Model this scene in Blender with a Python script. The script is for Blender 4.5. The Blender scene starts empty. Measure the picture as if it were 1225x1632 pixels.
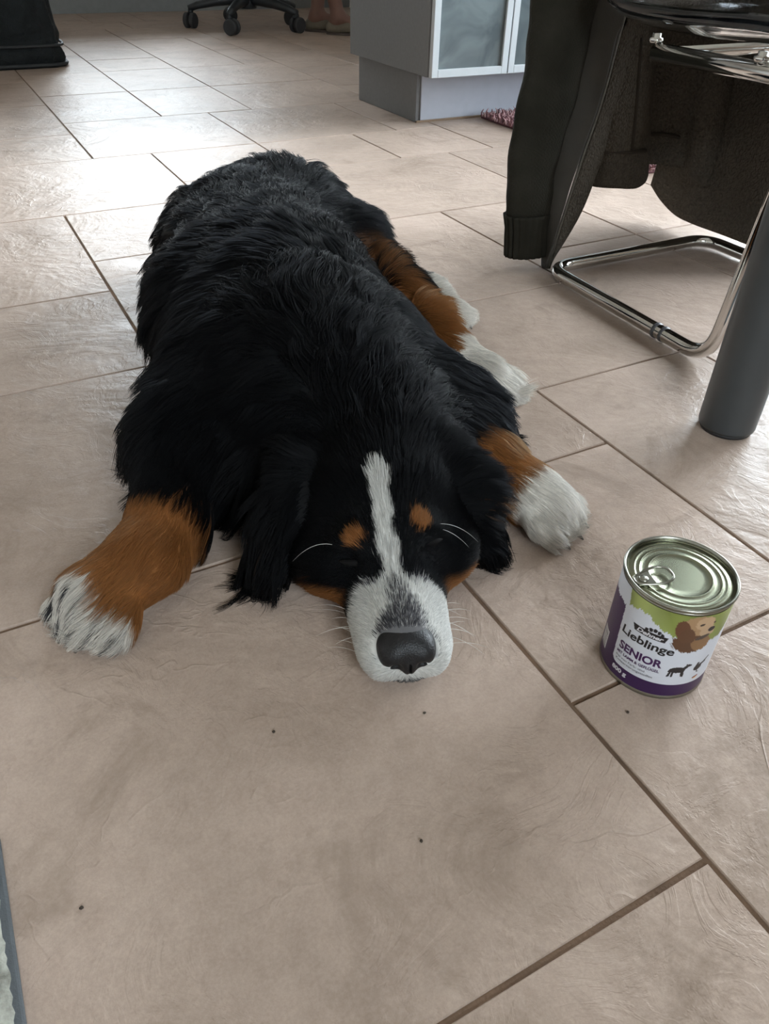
import bpy, bmesh, math, random
import numpy as np
from mathutils import Vector, Matrix, kdtree

random.seed(7)
RNG = np.random.default_rng(11)
scene = bpy.context.scene
col = scene.collection
PI = math.pi

# ------------------------------------------------------------------ camera
# World axes follow the tile grid and the walls: X to the right wall, Y to the back wall.
CA, SA = 0.87468, 0.48470            # heading of the camera against the grid
CAM_H = 0.575
F_PX = 1211.2
PITCH, ROLL = math.radians(38.182), math.radians(1.618)

def C(x, y, z=0.0):
    """a point given along (right, ahead, up) of the photographer's feet -> world"""
    return Vector((x * CA + y * SA, -x * SA + y * CA, z))

def C3(P):
    P = np.asarray(P, float)
    return np.stack([P[..., 0] * CA + P[..., 1] * SA, -P[..., 0] * SA + P[..., 1] * CA, P[..., 2]], -1)

fwd = C(0, math.cos(PITCH), -math.sin(PITCH))
up0 = C(0, math.sin(PITCH), math.cos(PITCH))
rt0 = C(1, 0, 0)
rt = rt0 * math.cos(ROLL) + up0 * math.sin(ROLL)
up = -rt0 * math.sin(ROLL) + up0 * math.cos(ROLL)
cam_d = bpy.data.cameras.new('camera')
cam = bpy.data.objects.new('camera', cam_d)
col.objects.link(cam)
cam_d.sensor_fit = 'VERTICAL'
cam_d.sensor_height = 24.0
cam_d.lens = 24.0 * F_PX / 1632.0
cam_d.clip_start = 0.02
mw = Matrix.Identity(4)
for i in range(3):
    mw[i][0], mw[i][1], mw[i][2] = rt[i], up[i], -fwd[i]
mw[2][3] = CAM_H
cam.matrix_world = mw
scene.camera = cam

# ------------------------------------------------------------------ daylight and exposure
SKY = 30.0
world = bpy.data.worlds.new('overcast_sky')
scene.world = world
world.use_nodes = True
wn, wl = world.node_tree.nodes, world.node_tree.links
bg = wn['Background']
tc = wn.new('ShaderNodeTexCoord')
sx = wn.new('ShaderNodeSeparateXYZ')
rp = wn.new('ShaderNodeValToRGB')
rp.color_ramp.elements[0].position = 0.47
rp.color_ramp.elements[0].color = (0.10, 0.11, 0.09, 1)
rp.color_ramp.elements[1].position = 0.53
rp.color_ramp.elements[1].color = (0.82, 0.925, 1.0, 1)
mr = wn.new('ShaderNodeMapRange')
mr.inputs['From Min'].default_value = -1
wl.new(tc.outputs['Generated'], sx.inputs[0])
wl.new(sx.outputs['Z'], mr.inputs['Value'])
wl.new(mr.outputs[0], rp.inputs[0])
wl.new(rp.outputs[0], bg.inputs['Color'])
bg.inputs['Strength'].default_value = SKY
scene.view_settings.view_transform = 'Standard'
scene.view_settings.look = 'None'
scene.view_settings.exposure = 0.24
scene.view_settings.gamma = 1.0
scene.view_settings.use_curve_mapping = False
scene.cycles.max_bounces = 10
scene.cycles.diffuse_bounces = 5
scene.cycles.glossy_bounces = 4
scene.cycles.transmission_bounces = 8
scene.cycles.transparent_max_bounces = 12
scene.cycles.caustics_reflective = False
scene.cycles.caustics_refractive = False
scene.cycles.sample_clamp_indirect = 6.0

ROOM_X0, ROOM_X1, ROOM_Y0, ROOM_Y1, ROOM_Z = -2.3, 3.1, -1.9, 6.4, 2.5
WIN_BACK = (0.7, 2.2, 1.0, 2.2)          # x0 x1 z0 z1 in the back wall
WIN_RIGHT = (0.1, 2.4, 0.1, 2.2)         # y0 y1 z0 z1 in the right wall
WIN_FILL = (-0.4, 0.6, 1.15, 2.2)          # x0 x1 z0 z1 in the wall behind the viewer, added to brighten the foreground

def portal(name, loc, direction, sx_, sy_):
    d = bpy.data.lights.new(name, 'AREA')
    d.shape = 'RECTANGLE'
    d.size, d.size_y = sx_, sy_
    d.cycles.is_portal = True
    o = bpy.data.objects.new(name, d)
    col.objects.link(o)
    o.location = loc
    o.rotation_euler = Vector(direction).to_track_quat('-Z', 'Z').to_euler()
    return o
portal('window_daylight', ((WIN_BACK[0] + WIN_BACK[1]) / 2, ROOM_Y1 + 0.16, (WIN_BACK[2] + WIN_BACK[3]) / 2), (0, -1, 0), WIN_BACK[1] - WIN_BACK[0], WIN_BACK[3] - WIN_BACK[2])
portal('window_daylight', (ROOM_X1 + 0.16, (WIN_RIGHT[0] + WIN_RIGHT[1]) / 2, (WIN_RIGHT[2] + WIN_RIGHT[3]) / 2), (-1, 0, 0), WIN_RIGHT[1] - WIN_RIGHT[0], WIN_RIGHT[3] - WIN_RIGHT[2])
portal('window_daylight', ((WIN_FILL[0] + WIN_FILL[1]) / 2, ROOM_Y0 - 0.16, (WIN_FILL[2] + WIN_FILL[3]) / 2), (0, 1, 0), WIN_FILL[1] - WIN_FILL[0], WIN_FILL[3] - WIN_FILL[2])  # portal of the added window, fill light from behind the viewer

# ------------------------------------------------------------------ helpers
def mesh_obj(name, me, mat=None, parent=None):
    o = bpy.data.objects.new(name, me)
    col.objects.link(o)
    if mat is not None and len(me.materials) == 0:
        me.materials.append(mat)
    if parent is not None:
        o.parent = parent
    return o

def from_bm(name, bm, mat=None, parent=None, smooth=False):
    me = bpy.data.meshes.new(name)
    bm.normal_update()
    bm.to_mesh(me)
    bm.free()
    if smooth:
        me.polygons.foreach_set('use_smooth', [True] * len(me.polygons))
    return mesh_obj(name, me, mat, parent)

def from_np(name, V, Fq, mat=None, parent=None, smooth=True):
    me = bpy.data.meshes.new(name)
    V = np.asarray(V, np.float32)
    if isinstance(Fq, np.ndarray):
        n, k = Fq.shape
        me.vertices.add(len(V))
        me.vertices.foreach_set('co', V.ravel())
        me.loops.add(n * k)
        me.polygons.add(n)
        me.loops.foreach_set('vertex_index', Fq.astype(np.int32).ravel())
        me.polygons.foreach_set('loop_start', np.arange(0, n * k, k, dtype=np.int32))
        me.update(calc_edges=True)
    else:
        me.from_pydata([tuple(v) for v in V], [], Fq)
    if smooth:
        me.polygons.foreach_set('use_smooth', [True] * len(me.polygons))
    me.update()
    return mesh_obj(name, me, mat, parent)

def empty(name, loc=(0, 0, 0), rz=0.0, label=None, cat=None, group=None, kind=None, parent=None):
    o = bpy.data.objects.new(name, None)
    col.objects.link(o)
    o.location = loc
    o.rotation_euler = (0, 0, rz)
    o.empty_display_size = 0.05
    if parent is not None:
        o.parent = parent
    tag(o, label, cat, group, kind)
    return o

def tag(o, label=None, cat=None, group=None, kind=None):
    if label: o['label'] = label
    if cat: o['category'] = cat
    if group: o['group'] = group
    if kind: o['kind'] = kind
    return o

def bm_box(bm, x0, x1, y0, y1, z0, z1, bevel=0.0, seg=2):
    vs = [bm.verts.new((x, y, z)) for z in (z0, z1) for y in (y0, y1) for x in (x0, x1)]
    fs = [bm.faces.new([vs[i] for i in f]) for f in ((0, 2, 3, 1), (4, 5, 7, 6), (0, 1, 5, 4), (2, 6, 7, 3), (0, 4, 6, 2), (1, 3, 7, 5))]
    if bevel > 0:
        es = list({e for f in fs for e in f.edges})
        bmesh.ops.bevel(bm, geom=es, offset=bevel, segments=seg, profile=0.5, affect='EDGES')
    return bm

def box(name, x0, x1, y0, y1, z0, z1, mat, parent=None, bevel=0.0, seg=2, smooth=False):
    return from_bm(name, bm_box(bmesh.new(), x0, x1, y0, y1, z0, z1, bevel, seg), mat, parent, smooth)

def lathe(name, prof, mat, parent=None, seg=48, center=(0, 0, 0), cap=True, smooth=True):
    """profile [(r, z)] turned about z"""
    V, F = [], []
    n = len(prof)
    for i in range(seg):
        a = 2 * PI * i / seg
        for r, z in prof:
            V.append((center[0] + r * math.cos(a), center[1] + r * math.sin(a), center[2] + z))
    for i in range(seg):
        j = (i + 1) % seg
        for k in range(n - 1):
            F.append((i * n + k, j * n + k, j * n + k + 1, i * n + k + 1))
    if cap:
        if prof[0][0] > 1e-6: F.append(tuple(i * n for i in range(seg))[::-1])
        if prof[-1][0] > 1e-6: F.append(tuple(i * n + n - 1 for i in range(seg)))
    return from_np(name, V, F, mat, parent, smooth)

def tube_data(pts, rad, seg=12, closed=False, caps=True):
    pts = [Vector(p) for p in pts]
    n = len(pts)
    rads = rad if hasattr(rad, '__len__') else [rad] * n
    V, F = [], []
    prev = None
    for i, p in enumerate(pts):
        if closed:
            t = (pts[(i + 1) % n] - pts[i - 1]).normalized()
        else:
            t = (pts[min(i + 1, n - 1)] - pts[max(i - 1, 0)]).normalized()
        if prev is None:
            a = Vector((0, 0, 1)) if abs(t.z) < 0.9 else Vector((1, 0, 0))
            u = t.cross(a).normalized()
        else:
            u = (prev - t * prev.dot(t)).normalized()
        prev = u
        v = t.cross(u)
        for k in range(seg):
            a = 2 * PI * k / seg
            V.append(p + (u * math.cos(a) + v * math.sin(a)) * rads[i])
    m = n if closed else n - 1
    for i in range(m):
        j = (i + 1) % n
        for k in range(seg):
            l = (k + 1) % seg
            F.append((i * seg + k, i * seg + l, j * seg + l, j * seg + k))
    if caps and not closed:
        F.append(tuple(range(seg))[::-1])
        F.append(tuple(range((n - 1) * seg, n * seg)))
    return V, F

def tube(name, pts, rad, mat, parent=None, seg=12, closed=False, smooth=True):
    V, F = tube_data(pts, rad, seg, closed)
    return from_np(name, V, F, mat, parent, smooth)

def fillet(pts, r, n=6):
    """round the corners of a polyline"""
    pts = [Vector(p) for p in pts]
    out = [pts[0]]
    for i in range(1, len(pts) - 1):
        a, b, c = pts[i - 1], pts[i], pts[i + 1]
        u, w = (a - b), (c - b)
        rr = min(r, u.length * 0.49, w.length * 0.49)
        p0, p1 = b + u.normalized() * rr, b + w.normalized() * rr
        for k in range(n + 1):
            t = k / n
            out.append(p0 * (1 - t) ** 2 + b * 2 * t * (1 - t) + p1 * t * t)
    out.append(pts[-1])
    return out

# ------------------------------------------------------------------ materials
class NT:
    def __init__(s, name):
        s.m = bpy.data.materials.new(name)
        s.m.use_nodes = True
        s.n, s.l = s.m.node_tree.nodes, s.m.node_tree.links
        s.b = s.n['Principled BSDF']
        s.tc = s.n.new('ShaderNodeTexCoord')
    def add(s, t, **kw):
        nd = s.n.new(t)
        for k, v in kw.items():
            if k.startswith('_'):
                setattr(nd, k[1:], v)
            else:
                nd.inputs[k.replace('__', ' ')].default_value = v
        return nd
    def noise(s, scale, detail=4, rough=0.5, dist=0.0, vec=None):
        nd = s.add('ShaderNodeTexNoise', Scale=scale, Detail=detail, Roughness=rough, Distortion=dist)
        s.l.new(vec if vec is not None else s.tc.outputs['Object'], nd.inputs['Vector'])
        return nd
    def ramp(s, fac, stops):
        nd = s.n.new('ShaderNodeValToRGB')
        el = nd.color_ramp.elements
        while len(el) < len(stops): el.new(0.5)
        for e, (p, c) in zip(el, stops):
            e.position = p
            e.color = (*c, 1) if len(c) == 3 else c
        s.l.new(fac, nd.inputs[0])
        return nd
    def mix(s, fac, a, b, mode='MIX'):
        nd = s.n.new('ShaderNodeMix')
        nd.data_type = 'RGBA'
        nd.blend_type = mode
        for sock, v in ((nd.inputs[0], fac), (nd.inputs[6], a), (nd.inputs[7], b)):
            if hasattr(v, 'is_linked'): s.l.new(v, sock)
            elif sock == nd.inputs[0]: sock.default_value = v
            else: sock.default_value = (*v, 1)
        return nd.outputs[2]
    def math(s, op, a, b=None, c=None):
        nd = s.n.new('ShaderNodeMath')
        nd.operation = op
        for i, v in enumerate((a, b, c)):
            if v is None: continue
            if hasattr(v, 'is_linked'): s.l.new(v, nd.inputs[i])
            else: nd.inputs[i].default_value = v
        return nd.outputs[0]
    def bump(s, h, strength=0.3, dist=0.01, normal=None):
        nd = s.n.new('ShaderNodeBump')
        nd.inputs['Strength'].default_value = strength
        nd.inputs['Distance'].default_value = dist
        s.l.new(h, nd.inputs['Height'])
        if normal is not None: s.l.new(normal, nd.inputs['Normal'])
        s.l.new(nd.outputs[0], s.b.inputs['Normal'])
        return nd.outputs[0]
    def base(s, v):
        if hasattr(v, 'is_linked'): s.l.new(v, s.b.inputs['Base Color'])
        else: s.b.inputs['Base Color'].default_value = (*v, 1)
        return s
    def set(s, **kw):
        for k, v in kw.items():
            sock = s.b.inputs[k.replace('__', ' ')]
            if hasattr(v, 'is_linked'): s.l.new(v, sock)
            else: sock.default_value = v
        return s

def plain(name, rgb, rough=0.5, metal=0.0, spec=0.5, var=0.08, nscale=30.0, bump=0.0, bscale=200.0):
    t = NT(name)
    n = t.noise(nscale, 3)
    c = t.ramp(n.outputs['Fac'], [(0.3, tuple(max(0, v * (1 - var)) for v in rgb)), (0.7, tuple(min(1, v * (1 + var)) for v in rgb))])
    t.base(c.outputs[0]).set(Roughness=rough, Metallic=metal)
    t.b.inputs['Specular IOR Level'].default_value = spec
    if bump > 0:
        t.bump(t.noise(bscale, 2).outputs['Fac'], bump, 0.002)
    return t.m

def make_tile_mat():
    t = NT('slate_relief_tile')
    geo = t.n.new('ShaderNodeNewGeometry')
    oi = t.n.new('ShaderNodeObjectInfo')
    off = t.n.new('ShaderNodeVectorMath')
    off.operation = 'MULTIPLY_ADD'
    cr = t.n.new('ShaderNodeCombineXYZ')
    for k, f in enumerate((37.0, 91.0, 53.0)):
        t.l.new(t.math('MULTIPLY', oi.outputs['Random'], f), cr.inputs[k])
    t.l.new(geo.outputs['Position'], off.inputs[0])
    off.inputs[1].default_value = (1, 1, 1)
    t.l.new(cr.outputs[0], off.inputs[2])
    P = off.outputs[0]
    cloud = t.noise(3.2, 6, 0.62, 0.6, P)
    c1 = t.ramp(cloud.outputs['Fac'], [(0.32, (0.338, 0.257, 0.207)), (0.5, (0.440, 0.339, 0.278)), (0.68, (0.515, 0.399, 0.333))])
    fine = t.noise(55, 5, 0.6, 0.2, P)
    c2 = t.mix(0.22, c1.outputs[0], t.ramp(fine.outputs['Fac'], [(0.3, (0.30, 0.225, 0.175)), (0.7, (0.56, 0.45, 0.37))]).outputs[0])
    grain = t.noise(420, 3, 0.7, 0.0, P)
    c2 = t.mix(0.15, c2, t.ramp(grain.outputs['Fac'], [(0.35, (0.27, 0.20, 0.16)), (0.65, (0.62, 0.49, 0.42))]).outputs[0])
    # worn dirt: brownish clouds and small specks
    dirt = t.noise(6.5, 7, 0.7, 1.0, P)
    dm = t.ramp(dirt.outputs['Fac'], [(0.54, (0, 0, 0)), (0.72, (0.65, 0.65, 0.65))])
    c3 = t.mix(dm.outputs[0], c2, (0.25, 0.185, 0.14))
    speck = t.add('ShaderNodeTexVoronoi', Scale=26.0)
    t.l.new(P, speck.inputs['Vector'])
    sm = t.ramp(speck.outputs['Distance'], [(0.018, (1, 1, 1)), (0.035, (0, 0, 0))])
    keep = t.n.new('ShaderNodeSeparateColor')
    t.l.new(speck.outputs['Color'], keep.inputs[0])
    c4 = t.mix(t.math('MULTIPLY', sm.outputs[0], t.math('GREATER_THAN', keep.outputs[0], 0.86)), c3, (0.05, 0.04, 0.035))
    tone = t.math('MULTIPLY_ADD', oi.outputs['Random'], 0.12, 0.94)
    c5 = t.mix(1.0, c4, c4, 'MIX')
    hsv = t.n.new('ShaderNodeHueSaturation')
    t.l.new(c5, hsv.inputs['Color'])
    t.l.new(tone, hsv.inputs['Value'])
    t.base(hsv.outputs[0])
    r = t.ramp(t.noise(9, 4, 0.6, 0.4, P).outputs['Fac'], [(0.3, (0.36, 0.36, 0.36)), (0.7, (0.47, 0.47, 0.47))])
    t.l.new(r.outputs[0], t.b.inputs['Roughness'])
    t.b.inputs['Specular IOR Level'].default_value = 0.115
    # riven slate relief: broad waves, fine grain and thin raised creases
    warp = t.noise(4.5, 4, 0.6, 0.8, P)
    crease = t.math('ABSOLUTE', t.math('SUBTRACT', warp.outputs['Fac'], 0.5))
    cm = t.ramp(crease, [(0.0, (1, 1, 1)), (0.012, (0, 0, 0))])
    patch = t.ramp(t.noise(2.6, 2, 0.5, 0, P).outputs['Fac'], [(0.5, (0, 0, 0)), (0.62, (1, 1, 1))])
    crm = t.math('MULTIPLY', cm.outputs[0], patch.outputs[0])
    w2 = t.noise(11, 5, 0.65, 1.5, P)
    ter = t.ramp(w2.outputs['Fac'], [(0.46, (0, 0, 0)), (0.50, (0.5, 0.5, 0.5)), (0.56, (0.55, 0.55, 0.55)), (0.60, (1, 1, 1))])
    h = t.math('ADD', t.math('MULTIPLY', warp.outputs['Fac'], 1.6), t.math('MULTIPLY', ter.outputs[0], 0.10))
    h = t.math('ADD', h, t.math('MULTIPLY', crm, 0.12))
    h = t.math('ADD', h, t.math('MULTIPLY', t.noise(70, 4, 0.6, 0.3, P).outputs['Fac'], 0.14))
    t.bump(h, 0.75, 0.006)
    return t.m

M = {}
M['tile'] = make_tile_mat()
M['grout'] = plain('grout', (0.19, 0.12, 0.078), 0.9, var=0.35, nscale=14, bump=0.4, bscale=300)
M['wall'] = plain('wall_paint', (0.80, 0.78, 0.75), 0.8, var=0.03)
M['wall_grey'] = plain('grey_panel_paint', (0.22, 0.225, 0.22), 0.6, var=0.05)
M['ceiling'] = plain('ceiling_paint', (0.84, 0.83, 0.81), 0.9, var=0.02)
M['white_frame'] = plain('white_lacquer', (0.50, 0.535, 0.56), 0.35, var=0.02)
M['plinth_front'] = plain('plinth_light_grey', (0.42, 0.44, 0.50), 0.4, var=0.03)
M['cabinet_grey'] = plain('cabinet_grey_laminate', (0.145, 0.145, 0.146), 0.45, var=0.06, nscale=90)
M['chrome'] = plain('chrome', (0.72, 0.71, 0.69), 0.09, 1.0, var=0.02)
M['table_grey'] = plain('table_grey_metal', (0.062, 0.070, 0.075), 0.38, 0.2, var=0.04)
M['table_top'] = plain('table_top_wood', (0.42, 0.36, 0.30), 0.4, var=0.1)
M['black_plastic'] = plain('black_plastic', (0.018, 0.021, 0.024), 0.42, var=0.1)
M['rubber'] = plain('caster_rubber', (0.03, 0.03, 0.032), 0.6)
M['black_cloth'] = plain('black_seat_cloth', (0.03, 0.03, 0.035), 0.9, bump=0.3)

# ------------------------------------------------------------------ room shell
T = 0.16
box('floor_bed', 0, 0.01, 0, 0.01, 0, 0.01, M['grout']) if False else None
floor = box('floor', ROOM_X0 - T, ROOM_X1 + T, ROOM_Y0 - T, ROOM_Y1 + T, -0.12, -0.0028, M['grout'])
tag(floor, 'beige slate-relief tile floor laid in mixed sizes with brown joints', kind='structure')

MOD = 0.16672
GX, GY = 0.3748, 0.1399
known = [(0, 3, -3, 0), (-3, 0, -3, 0), (1, 3, 0, 2), (-2, 1, 0, 3), (1, 4, 2, 4), (4, 6, 2, 4), (6, 9, 2, 4), (4, 7, 4, 6), (7, 9, 4, 6),
         (9, 12, 3, 6), (12, 14, 3, 5), (12, 14, 1, 3), (9, 12, 1, 3), (11, 14, -2, 1), (9, 11, -1, 1), (6, 9, -1, 2), (8, 11, -4, -1), (6, 8, -3, -1),
         (3, 6, -4, -1), (3, 6, -1, 2), (14, 17, 0, 3), (14, 17, 3, 6), (17, 20, 2, 4), (17, 20, 4, 7), (20, 23, 2, 4), (20, 23, 4, 7), (23, 25, 2, 4),
         (14, 16, -3, 0), (16, 19, -3, 0), (19, 22, -3, 0), (17, 20, 0, 2), (20, 23, 0, 2), (7, 10, 6, 8), (4, 7, 6, 8), (12, 14, 5, 7), (10, 12, 6, 9), (23, 26, 4, 6), (23, 26, 0, 2)]
k0, k1 = int((ROOM_Y0 - GY) / MOD) - 1, int((ROOM_Y1 - GY) / MOD) + 2
b0_, b1_ = int((ROOM_X0 - GX) / MOD) - 1, int((ROOM_X1 - GX) / MOD) + 2
taken = set()
tiles = []
for (a, b, c, d) in known:
    cells = [(i, j) for i in range(a, b) for j in range(c, d)]
    if any(q in taken for q in cells):
        continue
    taken.update(cells)
    tiles.append((a, b, c, d))
kinds = [(3, 3), (2, 3), (2, 2), (3, 2)]
for i in range(k0, k1):
    for j in range(b0_, b1_):
        if (i, j) in taken: continue
        opts = kinds[:]
        random.shuffle(opts)
        for (dk, db) in opts + [(1, 3), (3, 1), (2, 1), (1, 2), (1, 1)]:
            cells = [(p, q) for p in range(i, i + dk) for q in range(j, j + db)]
            if all(q not in taken and q[0] < k1 and q[1] < b1_ for q in cells):
                taken.update(cells)
                tiles.append((i, i + dk, j, j + db))
                break
JG = 0.0024
tile_me = {}
def tile_mesh(w, d):
    key = (round(w, 4), round(d, 4))
    if key not in tile_me:
        bm = bmesh.new()
        x, y, z, c = w / 2, d / 2, 0.0, 0.0008
        ring = lambda X, Y, Z: [bm.verts.new(p) for p in ((-X, -Y, Z), (X, -Y, Z), (X, Y, Z), (-X, Y, Z))]
        r0, r1, r2 = ring(x, y, -0.0075), ring(x, y, -0.0012), ring(x - c, y - c, 0.0)
        for a, b in ((r0, r1), (r1, r2)):
            for q in range(4):
                bm.faces.new((a[q], a[(q + 1) % 4], b[(q + 1) % 4], b[q]))
        bm.faces.new(r2)
        bm.faces.new(r0[::-1])
        me = bpy.data.meshes.new('tile')
        bm.normal_update(); bm.to_mesh(me); bm.free()
        me.materials.append(M['tile'])
        tile_me[key] = me
    return tile_me[key]
for (a, b, c, d) in tiles:
    x0, x1 = max(GX + c * MOD, ROOM_X0), min(GX + d * MOD, ROOM_X1)
    y0, y1 = max(GY + a * MOD, ROOM_Y0), min(GY + b * MOD, ROOM_Y1)
    if x1 - x0 < 0.02 or y1 - y0 < 0.02: continue
    o = mesh_obj('tile', tile_mesh(x1 - x0 - 2 * JG, y1 - y0 - 2 * JG), None, floor)
    o.location = ((x0 + x1) / 2, (y0 + y1) / 2, random.uniform(-0.0005, 0.0002))
    o.rotation_euler = (random.uniform(-1, 1) * 0.0007, random.uniform(-1, 1) * 0.0007, random.uniform(-1, 1) * 0.0012)

def wall_with_opening(name, axis, pos, u0, u1, opening, mat, label):
    """a wall of thickness T outside pos; axis 'x' runs along X (normal Y)"""
    bm = bmesh.new()
    def seg(ua, ub, za, zb):
        if ub - ua < 1e-4 or zb - za < 1e-4: return
        lo, hi = (pos, pos + T) if pos > 0 else (pos - T, pos)
        if axis == 'x': bm_box(bm, ua, ub, lo, hi, za, zb)
        else: bm_box(bm, lo, hi, ua, ub, za, zb)
    if opening is None:
        seg(u0, u1, 0, ROOM_Z)
    else:
        a, b, za, zb = opening
        seg(u0, a, 0, ROOM_Z); seg(b, u1, 0, ROOM_Z); seg(a, b, 0, za); seg(a, b, zb, ROOM_Z)
    return tag(from_bm(name, bm, mat), label, kind='structure')
wall_with_opening('wall_back', 'x', ROOM_Y1, ROOM_X0, ROOM_X1, WIN_BACK, M['wall'], 'far wall with the window that shines on the tiles')
wall_with_opening('wall_right', 'y', ROOM_X1, ROOM_Y0, ROOM_Y1, WIN_RIGHT, M['wall'], 'right wall with a glazed opening beyond the table')
wall_with_opening('wall_left', 'y', ROOM_X0, ROOM_Y0, ROOM_Y1, None, M['wall'], 'plain wall on the left')
wall_with_opening('wall_front', 'x', ROOM_Y0, ROOM_X0, ROOM_X1, WIN_FILL, M['wall'], 'wall behind the viewer with a window added to brighten the foreground')
tag(box('ceiling', ROOM_X0 - T, ROOM_X1 + T, ROOM_Y0 - T, ROOM_Y1 + T, ROOM_Z, ROOM_Z + 0.1, M['ceiling']), 'white ceiling', kind='structure')
tag(box('baseboard_back', ROOM_X0, ROOM_X1, ROOM_Y1 - 0.02, ROOM_Y1, 0, 0.42, M['wall_grey']), 'dark grey panel along the foot of the far wall', kind='structure')

gt = NT('window_glass')
mixn = gt.n.new('ShaderNodeMixShader')
tr_ = gt.n.new('ShaderNodeBsdfTransparent')
gl_ = gt.n.new('ShaderNodeBsdfGlossy')
gl_.inputs['Roughness'].default_value = 0.0
fr_ = gt.n.new('ShaderNodeFresnel')
gt.l.new(fr_.outputs[0], mixn.inputs[0]); gt.l.new(tr_.outputs[0], mixn.inputs[1]); gt.l.new(gl_.outputs[0], mixn.inputs[2])
gt.l.new(mixn.outputs[0], gt.n['Material Output'].inputs['Surface'])
M['pane'] = gt.m

def window(name, axis, pos, op, nx):
    a, b, za, zb = op
    bm = bmesh.new()
    fw = 0.06
    sg = 1 if pos > 0 else -1
    d0, d1, g0, g1 = sorted((pos + sg * 0.03, pos + sg * 0.09)) + sorted((pos + sg * 0.058, pos + sg * 0.062))
    def bx(ua, ub, z0, z1):
        if axis == 'x': bm_box(bm, ua, ub, d0, d1, z0, z1)
        else: bm_box(bm, d0, d1, ua, ub, z0, z1)
    bx(a, b, za, za + fw); bx(a, b, zb - fw, zb)
    for k in range(nx + 1):
        u = a + (b - a - fw) * k / nx
        bx(u, u + fw, za + fw, zb - fw)
    fr = tag(from_bm(name, bm, M['white_frame']), 'white framed window', kind='structure')
    for k in range(nx):
        u0 = a + (b - a - fw) * k / nx + fw
        u1 = a + (b - a - fw) * (k + 1) / nx
        if axis == 'x': box('pane', u0, u1, g0, g1, za + fw, zb - fw, M['pane'], fr)
        else: box('pane', g0, g1, u0, u1, za + fw, zb - fw, M['pane'], fr)
window('window_1', 'x', ROOM_Y1, WIN_BACK, 2)
window('window_2', 'y', ROOM_X1, WIN_RIGHT, 2)
window('fill_window', 'x', ROOM_Y0, WIN_FILL, 2)  # unseen window, added as fill light for the foreground tiles

# ------------------------------------------------------------------ kitchen cabinet
frost = NT('frosted_glass')
fz = frost.noise(7, 3, 0.5, 1.0)
fc = frost.ramp(fz.outputs['Fac'], [(0.35, (0.085, 0.105, 0.115)), (0.65, (0.17, 0.205, 0.215))])
frost.base(fc.outputs[0]).set(Roughness=0.16)
M['frosted'] = frost.m
CX0, CY0, CY1, CZ = 1.468, 2.446, 3.02, 0.155
CW, NDOOR, CH = 0.308, 3, 0.90
CX1 = CX0 + NDOOR * CW
cab = empty('cabinet', (CX0, CY0, 0), 0, 'grey floor cabinet with white framed frosted glass doors on a light plinth', 'cabinet')
def cb(name, x0, x1, y0, y1, z0, z1, mat, parent=cab, bevel=0.0015, off=(CX0, CY0, 0)):
    return box(name, x0 - off[0], x1 - off[0], y0 - off[1], y1 - off[1], z0, z1, mat, parent, bevel, 1)
bm = bmesh.new()
bm_box(bm, 0, 0.018, 0.0, CY1 - CY0, CZ, CH, 0.0015, 1)
from_bm('side_panel', bm, M['cabinet_grey'], cab)
bm = bmesh.new()
bm_box(bm, NDOOR * CW - 0.018, NDOOR * CW, 0.0, CY1 - CY0, CZ, CH, 0.0015, 1)
from_bm('side_panel', bm, M['cabinet_grey'], cab)
cb('bottom_panel', CX0 + 0.018, CX1 - 0.018, CY0 + 0.022, CY1 - 0.01, CZ, CZ + 0.018, M['cabinet_grey'])
cb('back_panel', CX0 + 0.018, CX1 - 0.018, CY1 - 0.01, CY1, CZ, CH, M['cabinet_grey'])
cb('worktop', CX0 - 0.01, CX1 + 0.01, CY0 - 0.02, CY1, CH, CH + 0.035, M['white_frame'])
cb('plinth_side', CX0 + 0.027, CX0 + 0.045, 2.556, CY1 - 0.02, 0, CZ, M['cabinet_grey'])
pl = cb('plinth_front', CX0 + 0.045, CX1 - 0.03, 2.552, 2.57, 0, CZ, M['plinth_front'])
pl['label'] = 'pale plinth front with a darker seal strip on the floor'
st = NT('plinth_seal'); st.base((0.23, 0.15, 0.09)).set(Roughness=0.6)
cb('seal_strip', CX0 + 0.027, CX1 - 0.03, 2.545, 2.552, 0, 0.006, st.m, cab, 0.0)
for k in range(NDOOR):
    x0, x1 = k * CW + (0.006 if k == 0 else 0.002), (k + 1) * CW - 0.002
    z0, z1 = CZ + 0.0, CH - 0.004
    bm = bmesh.new()
    fw = 0.024
    for (a, b, c, d) in ((x0, x0 + fw, z0, z1), (x1 - fw, x1, z0, z1), (x0 + fw, x1 - fw, z0, z0 + fw), (x0 + fw, x1 - fw, z1 - fw, z1)):
        bm_box(bm, a, b, -0.020, -0.001, c, d, 0.0012, 1)
    door = from_bm('door', bm, M['white_frame'], cab)
    box('glass_pane', x0 + fw - 0.003, x1 - fw + 0.003, -0.013, -0.008, z0 + fw - 0.003, z1 - fw + 0.003, M['frosted'], door)
    tube('handle', fillet([(x1 - 0.013 if k % 2 == 0 else x0 + 0.013, -0.020, z1 - 0.20), (x1 - 0.013 if k % 2 == 0 else x0 + 0.013, -0.045, z1 - 0.20), (x1 - 0.013 if k % 2 == 0 else x0 + 0.013, -0.045, z1 - 0.08), (x1 - 0.013 if k % 2 == 0 else x0 + 0.013, -0.020, z1 - 0.08)], 0.01, 4), 0.004, M['chrome'], door, 8)

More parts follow.
